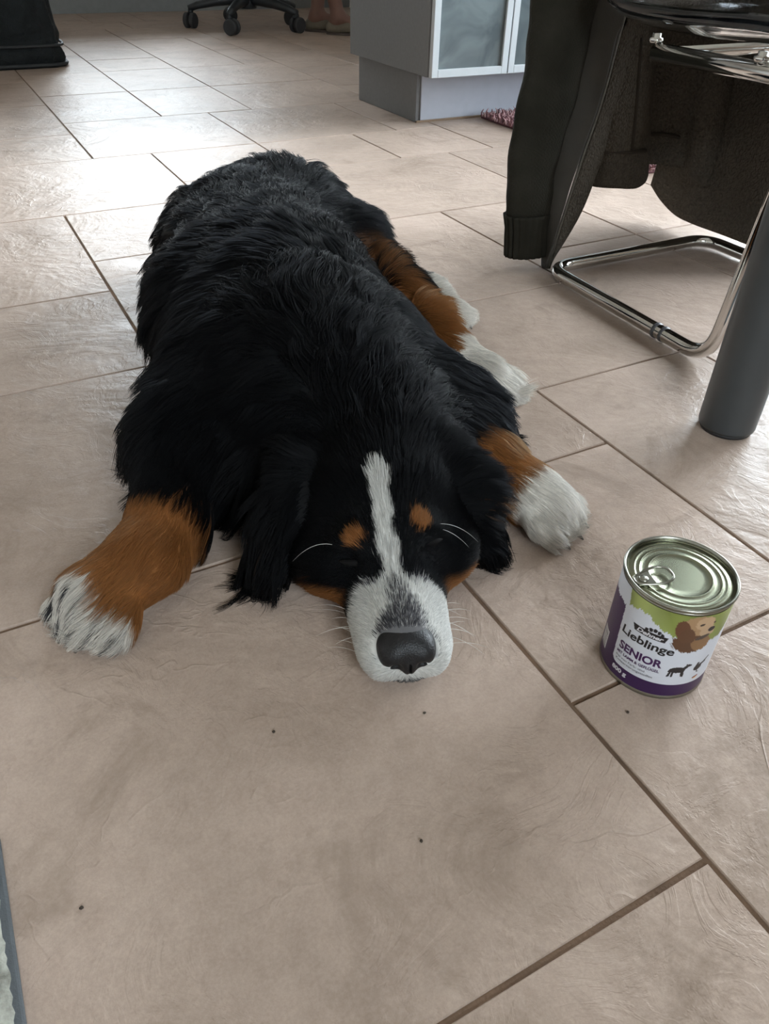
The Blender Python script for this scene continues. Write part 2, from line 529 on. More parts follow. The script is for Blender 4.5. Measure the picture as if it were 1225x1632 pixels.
# ------------------------------------------------------------------ shaggy rug
rugm = NT('rug_yarn')
oi = rugm.n.new('ShaderNodeAttribute'); oi.attribute_name = 'tint'
rc = rugm.ramp(oi.outputs['Fac'], [(0.0, (0.10, 0.035, 0.045)), (0.5, (0.28, 0.13, 0.14)), (1.0, (0.52, 0.33, 0.33))])
rugm.base(rc.outputs[0]).set(Roughness=0.85)
M['rug_back'] = plain('rug_backing', (0.13, 0.05, 0.06), 0.9)
RX0, RX1, RY0, RY1 = 1.755, 2.42, 1.70, 2.53
rug = empty('rug', ((RX0 + RX1) / 2, (RY0 + RY1) / 2, 0), 0, 'shaggy pink and wine-red rug lying between the cabinet and the chair', 'rug')
rw, rd = (RX1 - RX0) / 2, (RY1 - RY0) / 2
box('backing', -rw, rw, -rd, rd, 0.0, 0.006, M['rug_back'], rug, 0.002, 1)
V, F, TN = [], [], []
sp = 0.0125
for i in range(int(2 * rw / sp) + 1):
    for j in range(int(2 * rd / sp) + 1):
        x = -rw + i * sp + random.uniform(-.004, .004); y = -rd + j * sp + random.uniform(-.004, .004)
        a = random.uniform(0, 2 * PI); L = random.uniform(0.024, 0.034); lean = random.uniform(0.3, 0.95)
        dx, dy = math.cos(a), math.sin(a)
        r = 0.0026
        b = len(V); tint = random.random()
        for q, (s, zz, rr) in enumerate(((0, 0.004, r), (0.35 * lean, 0.6 * L * (1.15 - 0.4 * lean), r * 1.15), (lean, L * (1.15 - 0.75 * lean), r * 0.5))):
            for w in range(4):
                t = w * PI / 2 + a
                V.append((x + dx * s * L + rr * math.cos(t), y + dy * s * L + rr * math.sin(t), zz + 0.003)); TN.append(tint)
        for q in range(2):
            for w in range(4):
                F.append((b + q * 4 + w, b + q * 4 + (w + 1) % 4, b + q * 4 + 4 + (w + 1) % 4, b + q * 4 + 4 + w))
        F.append((b + 8, b + 9, b + 10, b + 11))
pile = from_np('pile', V, np.array(F, np.int32), rugm.m, rug)
at = pile.data.attributes.new('tint', 'FLOAT', 'POINT'); at.data.foreach_set('value', np.array(TN, np.float32))
pile['kind'] = 'stuff'

# ------------------------------------------------------------------ mat at the bottom left corner
matm = NT('mat_pile')
mn = matm.noise(55, 4, 0.6)
matm.base(matm.ramp(mn.outputs['Fac'], [(0.35, (0.20, 0.195, 0.165)), (0.62, (0.46, 0.46, 0.40))]).outputs[0]).set(Roughness=0.95)
matm.bump(mn.outputs['Fac'], 0.9, 0.006)
M['mat_edge'] = plain('mat_edging', (0.095, 0.105, 0.115), 0.7, bump=0.3, bscale=500)
MX0, MX1, MY0, MY1 = -0.75, -0.1085, -0.35, 0.408
fm = empty('floor_mat', ((MX0 + MX1) / 2, (MY0 + MY1) / 2, 0), 0, 'pale fleecy mat with a dark grey rubber edge', 'mat')
mx, my = (MX1 - MX0) / 2, (MY1 - MY0) / 2
box('edging', -mx, mx, -my, my, 0, 0.005, M['mat_edge'], fm, 0.002, 2)
bmm = bmesh.new()
nx_, ny_ = 120, 140
vs = []
for i in range(nx_ + 1):
    for j in range(ny_ + 1):
        ex = -mx + 0.006 + (2 * mx - 0.012) * i / nx_; ey = -my + 0.006 + (2 * my - 0.012) * j / ny_
        edge = i in (0, nx_) or j in (0, ny_)
        if edge: ex += random.uniform(-.0012, .0012); ey += random.uniform(-.0012, .0012)
        vs.append(bmm.verts.new((ex, ey, 0.005 if edge else 0.0085 + random.uniform(-.0025, .0025))))
for i in range(nx_):
    for j in range(ny_):
        a = i * (ny_ + 1) + j
        bmm.faces.new((vs[a], vs[a + ny_ + 1], vs[a + ny_ + 2], vs[a + 1]))
from_bm('pile', bmm, matm.m, fm, True)['kind'] = 'stuff'

# ------------------------------------------------------------------ table
LX, LY, LR = 0.892, 0.596, 0.0395
table = empty('table', (LX, LY, 0), 0, 'table standing on thick round grey metal legs', 'table')
TX, TY = 1.5, -0.62
box('tabletop', -0.07, TX + 0.07, TY - 0.07, 0.07, 0.715, 0.745, M['table_top'], table, 0.004, 2)
for (x, y) in ((0, 0), (TX, 0), (0, TY), (TX, TY)):
    leg = lathe('leg', [(LR - 0.001, 0.006), (LR, 0.010), (LR, 0.70), (LR + 0.02, 0.704), (LR + 0.02, 0.715)], M['table_grey'], table, 40, (x, y, 0))
    lathe('foot_cap', [(LR - 0.004, 0.0), (LR - 0.002, 0.006)], M['rubber'], leg, 40, (x, y, 0))

# ------------------------------------------------------------------ cantilever chair with a clear seat
ac = NT('clear_acrylic')
ac.base((0.93, 0.95, 0.97)).set(Roughness=0.03, IOR=1.49)
ac.b.inputs['Transmission Weight'].default_value = 1.0
M['acrylic'] = ac.m
QX0, QX1, QY0, QY1 = 1.008, 1.462, 0.755, 1.185
chair = empty('cantilever_chair', (QX0, QY0, 0), 0, 'cantilever chair with chrome sled base and clear plastic seat', 'chair')
lx, ly = QX1 - QX0, QY1 - QY0
TR = 0.0125
zb = TR + 0.002
def P_(x, y, z): return (x, y, z)
path = fillet([P_(0.0, 0.245, 0.418), P_(0.0, -0.05, 0.418), P_(0.0, -0.012, zb), P_(0.015, ly, zb), P_(lx, ly, zb), P_(lx, -0.012, zb), P_(lx, -0.05, 0.418), P_(lx, 0.245, 0.418)], 0.055, 8)
tube('tube_frame', path, TR, M['chrome'], chair, 16)
for y in (0.03, 0.225):
    tube('cross_bar', [(TR, y, 0.418), (lx - TR, y, 0.418)], 0.009, M['chrome'], chair, 10)
for (x, y) in ((0.0, 0.05), (0.0, 0.25), (lx, 0.05), (lx, 0.25)):
    lathe('screw', [(0.011, 0.430), (0.011, 0.436), (0.007, 0.437), (0.007, 0.442)], M['chrome'], chair, 14, (x, y, 0))
M['clear_foot'] = plain('clear_plastic_glide', (0.10, 0.10, 0.11), 0.3)
for (x, y) in ((0.004, 0.092), (0.004, 0.110), (lx, 0.092), (lx, 0.110)):
    if y == ly: tube('glide', [(x - 0.011, y, zb), (x + 0.011, y, zb)], TR + 0.0018, M['clear_foot'], chair, 14)
    else: tube('glide', [(x, y - 0.003, zb), (x, y + 0.003, zb)], TR + 0.0012, M['clear_foot'], chair, 14)
# acrylic shell: a seat that rolls over at the front, up at the sides and into the back
V, F = [], []
prof = [(-0.035, 0.395), (-0.045, 0.425), (-0.02, 0.448), (0.05, 0.452), (0.18, 0.445), (0.31, 0.446), (0.37, 0.46), (0.398, 0.50), (0.410, 0.58), (0.416, 0.70), (0.420, 0.80), (0.42, 0.83)]
pp = []
for i in range(len(prof) - 1):
    for k in range(4):
        t = k / 4; a, b = prof[i], prof[i + 1]
        pp.append((a[0] * (1 - t) + b[0] * t, a[1] * (1 - t) + b[1] * t))
pp.append(prof[-1])
for _ in range(3):
    pp = [pp[0]] + [((pp[i - 1][0] + 2 * pp[i][0] + pp[i + 1][0]) / 4, (pp[i - 1][1] + 2 * pp[i][1] + pp[i + 1][1]) / 4) for i in range(1, len(pp) - 1)] + [pp[-1]]
NU = 24
for (y, z) in pp:
    for i in range(NU + 1):
        u = -1 + 2 * i / NU
        w = lx / 2 + 0.025 - (0.05 * max(0, (z - 0.5) / 0.33) if z > 0.5 else 0)
        e = max(0, abs(u) - 0.72) / 0.28
        lift = 0.030 * e ** 2
        if z > 0.47: V.append((lx / 2 + u * w, y - lift * 1.6, z))
        else: V.append((lx / 2 + u * w, y, z + lift))
for j in range(len(pp) - 1):
    for i in range(NU):
        a = j * (NU + 1) + i
        F.append((a, a + 1, a + NU + 2, a + NU + 1))
shell = from_np('seat_shell', V, F, M['acrylic'], chair)
shell['label'] = 'clear plastic seat shell'
sm = shell.modifiers.new('thickness', 'SOLIDIFY'); sm.thickness = 0.009; sm.offset = 0

# ------------------------------------------------------------------ bag at the top left
bagm = NT('dark_bag_fabric')
bn = bagm.noise(9, 4, 0.6, 0.8)
bagm.base(bagm.ramp(bn.outputs['Fac'], [(0.35, (0.004, 0.0055, 0.006)), (0.7, (0.012, 0.0155, 0.017))]).outputs[0]).set(Roughness=0.7)
bagm.b.inputs['Specular IOR Level'].default_value = 0.25
bagm.bump(bagm.noise(26, 4, 0.6, 1.0).outputs['Fac'], 0.6, 0.02)
bag = empty('fabric_bag', (0.25, 4.36, 0), 0, 'dark greenish black fabric bag standing upright on the tiles', 'bag')
bw, bd, bh = 0.36, 0.22, 0.52
V, F = [], []
NS, NZ = 72, 30
for k in range(NZ + 1):
    z = bh * k / NZ
    zz = k / NZ
    for i in range(NS):
        a = 2 * PI * i / NS
        cx_, sy_ = math.cos(a), math.sin(a)
        e = 0.28
        x = math.copysign(abs(cx_) ** e, cx_); y = math.copysign(abs(sy_) ** e, sy_)
        bulge = 1.0 - 0.05 * math.sin(PI * zz) - 0.05 * zz + (0.0 if k > 1 else -0.02)
        fold = 0.010 * math.sin(26 * zz + 2.2 * math.sin(2 * a) + 1.3 * a) * math.sin(PI * min(1, zz * 3)) + 0.006 * math.sin(11 * a + 9 * zz)
        V.append((x * (bw * bulge) + fold * cx_, y * (bd * bulge) + fold * sy_, z))
for k in range(NZ):
    for i in range(NS):
        j = (i + 1) % NS
        F.append((k * NS + i, k * NS + j, (k + 1) * NS + j, (k + 1) * NS + i))
F.append(tuple(range(NS))[::-1])
F.append(tuple(range(NZ * NS, NZ * NS + NS)))
from_np('bag_body', V, F, bagm.m, bag)
M['webbing'] = plain('bag_webbing', (0.02, 0.022, 0.024), 0.7)
for s in (-1, 1):
    tube('carry_handle', fillet([(-0.14, s * 0.17, bh - 0.01), (-0.12, s * 0.12, bh + 0.17), (0.12, s * 0.12, bh + 0.17), (0.14, s * 0.17, bh - 0.01)], 0.06, 6), 0.011, M['webbing'], bag, 8)
V = []
band = [(bw * 0.958 + 0.006, bd * 0.958 + 0.006)]
def ringpts(rx, ry, z, n=60):
    o = []
    for i in range(n):
        a = 2 * PI * i / n
        o.append((math.copysign(abs(math.cos(a)) ** 0.28, math.cos(a)) * rx, math.copysign(abs(math.sin(a)) ** 0.28, math.sin(a)) * ry, z))
    return o
tube('piping', ringpts(bw * 0.985 + 0.004, bd * 0.985 + 0.004, 0.085), 0.006, M['webbing'], bag, 6, True)
tube('piping', ringpts(bw + 0.002, bd + 0.002, 0.012), 0.008, M['webbing'], bag, 6, True)
tube('seam', [(0.07, -bd * 0.985 - 0.004, 0.09), (0.05, -bd * 0.95 - 0.006, 0.28), (0.045, -bd * 0.91 - 0.006, 0.5)], 0.006, M['webbing'], bag, 6)

# ------------------------------------------------------------------ office chair at the back
OX, OY = 1.875, 5.28
och = empty('office_chair', (OX, OY, 0), 0, 'black office swivel chair on a star base with five casters', 'chair')
ang0 = math.atan2(4.99 - OY, 2.07 - OX)
for k in range(5):
    a = ang0 - k * 2 * PI / 5
    dx, dy = math.cos(a), math.sin(a)
    pts = [(dx * r, dy * r, z) for r, z in ((0.02, 0.150), (0.10, 0.150), (0.20, 0.138), (0.30, 0.118), (0.355, 0.100))]
    arm = tube('base_arm', pts, [0.030, 0.030, 0.026, 0.021, 0.018], M['black_plastic'], och, 10)
    cx_, cy_ = dx * 0.345, dy * 0.345
    ca = a + random.uniform(0.6, 2.4)
    ux, uy = math.cos(ca), math.sin(ca)
    px_, py_ = -uy, ux
    cst = lathe('caster', [(0.004, 0.075), (0.014, 0.077), (0.017, 0.084), (0.012, 0.108), (0.004, 0.11)], M['black_plastic'], och, 12, (cx_, cy_, 0))
    for s in (-1, 1):
        V, F = [], []
        R, w = 0.041, 0.012
        ring = [(R - 0.005, -w), (R, -w + 0.004), (R, w - 0.004), (R - 0.005, w)]
        n = 22
        for i in range(n):
            t = 2 * PI * i / n
            for r, o_ in ring:
                lat = s * 0.021 + o_
                V.append((cx_ + ux * r * math.cos(t) + px_ * lat + ux * 0.012, cy_ + uy * r * math.cos(t) + py_ * lat + uy * 0.012, R + r * math.sin(t)))
        for i in range(n):
            j = (i + 1) % n
            for q in range(3): F.append((i * 4 + q, j * 4 + q, j * 4 + q + 1, i * 4 + q + 1))
        F.append(tuple(i * 4 for i in range(n))); F.append(tuple(i * 4 + 3 for i in range(n))[::-1])
        from_np('wheel', V, F, M['rubber'], cst, False)
lathe('hub', [(0.05, 0.105), (0.055, 0.11), (0.052, 0.175), (0.03, 0.185)], M['black_plastic'], och, 24)
lathe('gas_column', [(0.027, 0.185), (0.027, 0.29), (0.015, 0.291), (0.015, 0.37)], M['black_plastic'], och, 20)
seat_ = box('seat', -0.235, 0.235, -0.235, 0.235, 0.37, 0.44, M['black_cloth'], och, 0.03, 4, True)
bk = box('backrest', -0.32, -0.26, -0.20, 0.20, 0.58, 1.05, M['black_cloth'], och, 0.025, 4, True)
bkt = tube('back_bracket', fillet([(-0.05, 0, 0.357), (-0.32, 0, 0.357), (-0.335, 0, 0.75)], 0.08, 6), 0.016, M['black_plastic'], och, 10)
for o_ in (seat_, bk, bkt): o_.rotation_euler = (0, 0, -0.55)

# small crumbs of dirt on the tiles
M['crumb'] = plain('crumb_dirt', (0.045, 0.032, 0.022), 0.9)
crumbs = [((676, 1137), 'dark crumb lying just below the dog\'s nose'), ((130, 1448), 'dark crumb on the bare tile near the fleecy mat'), ((671, 1341), 'dark crumb in the middle of the large bare tile'), ((1000, 1136), 'dark crumb lying in front of the tin'),
          ((436, 1167), 'tiny dark crumb on the tile between paw and muzzle')]
def ground(px, py, z=0.0):
    dx = (px - 612.5) / F_PX; dy = -(py - 816.0) / F_PX
    d = rt * dx + up * dy + fwd
    t = (z - CAM_H) / d.z
    return Vector((0, 0, CAM_H)) + d * t
def on_plane_y(px, py, Y):
    dx = (px - 612.5) / F_PX; dy = -(py - 816.0) / F_PX
    d = rt * dx + up * dy + fwd
    return Vector((0, 0, CAM_H)) + d * (Y / d.y)
for (pxy, lab) in crumbs:
    p = ground(*pxy)
    bm = bmesh.new()
    bmesh.ops.create_icosphere(bm, subdivisions=1, radius=0.0016)
    for v in bm.verts: v.co = Vector((v.co.x * random.uniform(.8, 1.4), v.co.y * random.uniform(.7, 1.2), v.co.z * random.uniform(.5, .8) + 0.001))
    o = from_bm('crumb', bm, M['crumb'])
    o.location = (p.x, p.y, 0.0)
    tag(o, lab, 'crumb', 'crumbs on the tiles')

# ------------------------------------------------------------------ tin of dog food
TINC = C(0.268, 0.508)
TR_, TH = 0.0495, 0.117
tin = empty('food_tin', (TINC.x, TINC.y, 0), math.atan2(-TINC.y, -TINC.x) + PI / 2, 'ring-pull tin of dog food with purple, white and green label', 'tin')
M['tinplate'] = plain('tinplate', (0.29, 0.30, 0.215), 0.26, 1.0, var=0.03)
M['tin_rim'] = plain('tin_rim', (0.31, 0.305, 0.26), 0.30, 1.0, var=0.03)
lathe('can_body', [(0.046, 0.0035), (0.0475, 0.001), (0.0495, 0.0), (0.0500, 0.0012), (0.0500, 0.0030), (0.0493, 0.0042), (TR_ - 0.0004, 0.0052), (TR_ - 0.0004, 0.111), (0.0488, 0.1125)], M['tin_rim'], tin, 96)
lathe('rim', [(0.0488, 0.1125), (0.0503, 0.1135), (0.0507, 0.1150), (0.0503, 0.1168), (0.0493, 0.1173), (0.0483, 0.1168), (0.0479, 0.1140)], M['tin_rim'], tin, 96, cap=False)
lid = [(0.0479, 0.1140), (0.0477, 0.1122), (0.0466, 0.1117), (0.0450, 0.1128), (0.0432, 0.1132), (0.0418, 0.1130), (0.0412, 0.1133), (0.0404, 0.1133), (0.0396, 0.1130)]
for r in (0.036, 0.028):
    lid += [(r + 0.0016, 0.1130), (r + 0.0008, 0.1132), (r, 0.11325), (r - 0.0008, 0.1130), (r - 0.0014, 0.11275)]
lid += [(0.020, 0.1127), (0.012, 0.1127), (0.0001, 0.1127)]
lathe('lid', lid, M['tinplate'], tin, 96, cap=False)
inv = Matrix.Rotation(-tin.rotation_euler.z, 3, 'Z')
def tin_local(px, py, z):
    return inv @ (ground(px, py, z) - Vector((TINC.x, TINC.y, 0)))
ta, tb = tin_local(1011, 926, 0.1150), tin_local(1069, 913, 0.1165)
ax_ = (tb - ta); ax_.z = 0; tl = ax_.length; ax_.normalize(); sd_ = Vector((-ax_.y, ax_.x, 0))
def tp(u, v, z): q = ta + ax_ * (u * tl) + sd_ * v; return Vector((q.x, q.y, z))
ringo = []
for i in range(28):
    a = 2 * PI * i / 28
    ex = math.copysign(abs(math.cos(a)) ** 0.7, math.cos(a)); ey = math.copysign(abs(math.sin(a)) ** 0.7, math.sin(a))
    u = 0.5 + 0.5 * ex
    ringo.append(tp(u, (0.0072 + 0.0035 * min(1, max(0, (u - 0.2) / 0.4))) * ey, 0.1150 + 0.0022 * u))
tab = tube('pull_tab', ringo, 0.0012, M['tin_rim'], tin, 8, True)
bmt = bmesh.new()
q = [tp(0.03, -0.006, 0.1150), tp(0.47, -0.0095, 0.1158), tp(0.47, 0.0095, 0.1158), tp(0.03, 0.006, 0.1150)]
lo = [bmt.verts.new(p - Vector((0, 0, 0.0007))) for p in q]; hi = [bmt.verts.new(p + Vector((0, 0, 0.0003))) for p in q]
bmt.faces.new(hi); bmt.faces.new(lo[::-1])
for i in range(4): bmt.faces.new((lo[i], lo[(i + 1) % 4], hi[(i + 1) % 4], hi[i]))
from_bm('tab_plate', bmt, M['tin_rim'], tab)
rv = tp(0.24, 0, 0.0)
lathe('rivet', [(0.0045, 0.1150), (0.0043, 0.1166), (0.0030, 0.1172), (0.0001, 0.1172)], M['tin_rim'], tab, 20, (rv.x, rv.y, 0))

# printed label: colours laid on the curved paper as functions of (s along the girth, z), millimetres
s0, s1, z0_, z1_, st_ = -155.4, 155.4, 4.6, 111.0, 0.5
fs = np.concatenate([np.arange(s0, -85, 4.0), np.arange(-85, 85, st_), np.arange(85, s1 + 0.1, 4.0)])
zs = np.arange(z0_, z1_ + 0.01, st_)
SG, ZG = np.meshgrid(fs, zs, indexing='ij')
PH = SG / (TR_ * 1000) - PI / 2
LV = np.stack([TR_ * np.cos(PH), TR_ * np.sin(PH), ZG / 1000], -1).reshape(-1, 3)
ni, nj = SG.shape
ii, jj = np.meshgrid(np.arange(ni - 1), np.arange(nj - 1), indexing='ij')
b_ = (ii * nj + jj).ravel()
LQ = np.stack([b_, b_ + nj, b_ + nj + 1, b_ + 1], 1).astype(np.int32)
s_, z_ = SG.ravel(), ZG.ravel()
rl = np.random.default_rng(5)
def jag(t, f, amp, seed):
    r = np.random.default_rng(seed); o = np.zeros_like(t)
    for k in range(6): o += np.sin(t * f * (0.5 + k * 0.7) + r.uniform(0, 6.28)) / (1 + 0.4 * k)
    return amp * o
Lc = np.tile(np.array([0.62, 0.64, 0.70]), (len(s_), 1))
def paint(m, c): Lc[m] = np.array(c)
def ell(cx, cz, rx, rz, a=0.0):
    u, v = s_ - cx, z_ - cz
    c, s = math.cos(a), math.sin(a)
    return ((u * c + v * s) / rx) ** 2 + ((-u * s + v * c) / rz) ** 2
def seg(ax1, az1, ax2, az2, w):
    d = np.array([ax2 - ax1, az2 - az1]); t = np.clip(((s_ - ax1) * d[0] + (z_ - az1) * d[1]) / (d @ d), 0, 1)
    return np.hypot(s_ - ax1 - t * d[0], z_ - az1 - t * d[1]) < w
PURPLE = (0.034, 0.009, 0.062)
gl = np.interp(s_, [-37, -34, -20, -12, -5, 0, 10, 40, 58, 66, 72], [112, 93, 98, 97, 91, 88, 84, 78, 76, 84, 112]) + jag(s_, 1.3, 0.9, 1)
gm_ = (z_ > gl)
gcol = np.array([0.20, 0.235, 0.055])[None, :] * (0.8 + 0.35 * np.sin(s_ * 0.09 + 0.6) ** 2)[:, None] + np.array([0.16, 0.18, 0.08])[None, :] * np.clip(np.sin(s_ * 0.07 - 0.3 + z_ * 0.03), 0, 1)[:, None]
Lc[gm_] = gcol[gm_]
paint((z_ < 20.5 + np.where(s_ < -28, ((-28 - s_).clip(0, 8) / 8) ** 3 * 6, 0)), PURPLE)
paint((s_ < -35.5 - (z_ - 24) * 0.04 + jag(z_, 1.1, 0.25, 3) * (z_ > 70)) & (z_ < 89 + jag(s_, 1.0, 0.8, 4)) & (s_ > -110), PURPLE)
paint((s_ > 82) & (s_ < 150), PURPLE)
# barcode field
bc = (s_ > -64) & (s_ < -50) & (z_ > 17) & (z_ < 40)
paint(bc, (0.62, 0.62, 0.64))
paint(bc & (np.sin(z_ * 2.9) + np.sin(z_ * 5.1 + 1) > 0.35) & (s_ > -62) & (s_ < -52), (0.03, 0.03, 0.03))
# little portrait of a dog
j2 = jag(s_ + z_ * 0.7, 1.9, 0.07, 8)
paint(ell(29, 77, 17, 12.5) + j2 * 1.5 < 1, (0.10, 0.045, 0.022))
paint(ell(38, 76, 9, 9.5) + j2 * 1.5 < 1, (0.24, 0.13, 0.06))
paint(ell(30, 98, 14.5, 12.0) + j2 < 1, (0.36, 0.22, 0.115))
paint(ell(36, 101, 9, 8) + j2 < 1, (0.48, 0.32, 0.19))
paint(ell(18, 92, 6.5, 12.0, 0.25) + j2 < 1, (0.12, 0.05, 0.024))
paint(ell(23, 86, 7, 9) + j2 < 1, (0.11, 0.05, 0.024))
paint(ell(40.5, 91, 7.5, 7.5) + j2 < 1, (0.46, 0.31, 0.19))
paint(ell(37.5, 83.5, 7.0, 2.3, 0.35) + j2 < 1, (0.075, 0.05, 0.04))
paint(ell(44.0, 92.5, 3.6, 3.0, 0.2) < 1, (0.02, 0.017, 0.017))
paint(ell(33, 99.5, 2.5, 1.3, 0.3) < 1, (0.03, 0.02, 0.015))
paint(ell(45, 100.5, 1.5, 1.1) < 1, (0.05, 0.03, 0.02))
# lamb and hen silhouettes
BK_ = (0.012, 0.010, 0.012)
lamb = (ell(26, 41, 7.4, 3.9, 0.05) < 1) | seg(31, 41.5, 34.5, 46, 1.9) | (ell(36, 46.6, 2.8, 1.5, -0.15) < 1) | seg(34.2, 47.4, 33.4, 48.2, 0.6) | seg(20.2, 40, 19.0, 33, 1.1) | seg(22.4, 39, 22.2, 32.6, 1.1) | seg(30.2, 39, 31.2, 33.0, 1.0) | seg(31.6, 40, 32.4, 32.4, 1.0) | seg(19.4, 42, 18.2, 38.5, 0.7) | seg(19.0, 33, 18.4, 32.2, 0.8)
hen = (ell(46.5, 40.8, 4.6, 4.0, 0.6) < 1) | seg(49, 43, 56.5, 51, 1.1) | seg(47, 43, 53, 46, 1.6) | seg(44.4, 43.0, 45.4, 46.2, 1.2) | (ell(45.6, 46.4, 1.6, 1.3) < 1) | seg(46.6, 37.5, 47.6, 34.0, 0.55) | seg(47.6, 34.0, 49.2, 33.8, 0.45)
paint(lamb | hen, BK_)
for k, c in enumerate(((0.015, 0.012, 0.012), (0.45, 0.03, 0.025), (0.60, 0.40, 0.05))):
    paint((ell(48, 27, 3.2, 2.2, 0.35) < 1) & (z_ - (s_ - 48) * 0.36 < 28.2 - k * 1.1), c)
# logo banner with a tuft of leaves
paint((z_ > 73.0) & (z_ < 79.8) & (s_ > -24.5 + (79.8 - z_) * 0.40) & (s_ < 8.8 - (79.8 - z_) * 0.28), BK_)
for (a, b, r) in ((-11, 80.8, 1.9), (-7.5, 82.6, 2.0), (-3.6, 83.4, 2.0), (0.2, 82.4, 2.0), (3.0, 80.8, 1.7)):
    paint(ell(a, b, r, r * 1.15) < 1, BK_)
for (a, b) in ((-9.2, 81.2), (-5.5, 82.0), (-1.7, 82.0), (1.6, 81.2)):
    paint(ell(a, b, 0.35, 1.6) < 1, (0.62, 0.64, 0.70))
lm = NT('label_print')
la = lm.n.new('ShaderNodeAttribute'); la.attribute_name = 'print'
lm.l.new(la.outputs['Color'], lm.b.inputs['Base Color'])
lm.set(Roughness=0.38)
lab = from_np('paper_label', LV, LQ, lm.m, tin)
at = lab.data.attributes.new('print', 'FLOAT_COLOR', 'POINT')
at.data.foreach_set('color', np.concatenate([Lc, np.ones((len(Lc), 1))], 1).astype(np.float32).ravel())

def ink(name, rgb): 
    t = NT(name); t.base(rgb).set(Roughness=0.4); return t.m
M['ink_black'], M['ink_purple'], M['ink_white'], M['ink_grey'] = ink('ink_black', (0.012, 0.011, 0.013)), ink('ink_purple', (0.05, 0.012, 0.075)), ink('ink_white', (0.66, 0.66, 0.70)), ink('ink_grey', (0.10, 0.10, 0.115))
def lettering(txt, sl, sr, zb, cap, mat, bold=0.0, shear=0.0, wobble=0.0):
    cu = bpy.data.curves.new('lettering', 'FONT')
    cu.body = txt
    cu.size = 1.0
    cu.offset = bold
    cu.shear = shear
    cu.resolution_u = 4
    cu.fill_mode = 'FRONT'
    ob = bpy.data.objects.new('lettering', cu)
    col.objects.link(ob)
    bpy.context.view_layer.update()
    me = bpy.data.meshes.new_from_object(ob.evaluated_get(bpy.context.evaluated_depsgraph_get()))
    bpy.data.objects.remove(ob); bpy.data.curves.remove(cu)
    n = len(me.vertices)
    co = np.zeros(n * 3, np.float32); me.vertices.foreach_get('co', co); co = co.reshape(-1, 3)
    w0, w1 = co[:, 0].min(), co[:, 0].max()
    fx = (sr - sl) / (w1 - w0); fz = cap / 0.70
    s = sl + (co[:, 0] - w0) * fx
    z = zb + co[:, 1] * fz + wobble * np.sin(s * 0.35)
    ph = s / (TR_ * 1000) - PI / 2
    R = TR_ + 0.00022
    out = np.stack([R * np.cos(ph), R * np.sin(ph), z / 1000], 1).astype(np.float32)
    me.vertices.foreach_set('co', out.ravel()); me.update()
    me.name = 'lettering'
    me.materials.clear(); me.materials.append(mat)
    return mesh_obj('lettering', me, None, tin)
lettering('Dehner', -19.5, 5.5, 74.3, 4.3, M['ink_white'], 0.035, 0.25)
lettering('Lieblinge', -33.5, 17.5, 60.2, 9.2, M['ink_black'], 0.025, 0.06, 0.4)
lettering('SENIOR', -31.5, 11.5, 41.4, 9.2, M['ink_purple'], 0.035)
lettering('MIT LAMM & GEFLÜGEL', -32.2, 10.6, 34.6, 3.4, M['ink_purple'], 0.025)
lettering('frei von Farb- und', -32.2, -1.2, 29.6, 2.7, M['ink_grey'])
lettering('Konservierungsstoffen', -31.2, 6.8, 25.4, 2.7, M['ink_grey'])
lettering('800 g', -32.5, -15.5, 12.2, 4.8, M['ink_white'], 0.045)

# ------------------------------------------------------------------ fleece-lined knit jacket hung over the chair
km = NT('knit_outside')
kw_ = km.n.new('ShaderNodeTexWave'); kw_.inputs['Scale'].default_value = 95.0; kw_.inputs['Distortion'].default_value = 0.6; kw_.bands_direction = 'DIAGONAL'
km.l.new(km.tc.outputs['Object'], kw_.inputs['Vector'])
kn = km.noise(14, 3)
km.base(km.ramp(kn.outputs['Fac'], [(0.3, (0.018, 0.0165, 0.012)), (0.7, (0.030, 0.0275, 0.021))]).outputs[0]).set(Roughness=0.95)
km.b.inputs['Specular IOR Level'].default_value = 0.1
km.bump(km.math('ADD', km.math('MULTIPLY', kw_.outputs['Fac'], 0.12), km.noise(260, 2).outputs['Fac']), 0.55, 0.003)
fm_ = NT('fleece_lining')
fv = fm_.add('ShaderNodeTexVoronoi', Scale=230.0); fv.feature = 'SMOOTH_F1'
fw_ = fm_.noise(45, 3, 0.6, 0.3)
fv2 = fm_.n.new('ShaderNodeVectorMath'); fv2.operation = 'ADD'
fm_.l.new(fm_.tc.outputs['Object'], fv2.inputs[0])
fsc = fm_.n.new('ShaderNodeVectorMath'); fsc.operation = 'SCALE'; fsc.inputs['Scale'].default_value = 0.012
fm_.l.new(fw_.outputs['Color'], fsc.inputs[0]); fm_.l.new(fsc.outputs[0], fv2.inputs[1]); fm_.l.new(fv2.outputs[0], fv.inputs['Vector'])
fm_.base(fm_.ramp(fv.outputs['Distance'], [(0.1, (0.092, 0.079, 0.063)), (0.8, (0.058, 0.049, 0.039))]).outputs[0]).set(Roughness=1.0)
fm_.b.inputs['Specular IOR Level'].default_value = 0.05
fm_.bump(fm_.math('SUBTRACT', 1.0, fv.outputs['Distance']), 1.0, 0.005)
M['knit'], M['fleece'] = km.m, fm_.m
M['rib_knit'] = plain('rib_knit', (0.024, 0.022, 0.0165), 0.95, spec=0.1, var=0.15, bump=0.4, bscale=300)
M['placket'] = plain('placket_tape', (0.034, 0.029, 0.022), 0.75, var=0.12, bump=0.2, bscale=400)
M['zip'] = plain('zip_teeth', (0.09, 0.08, 0.065), 0.45, 0.3, var=0.2, nscale=300)

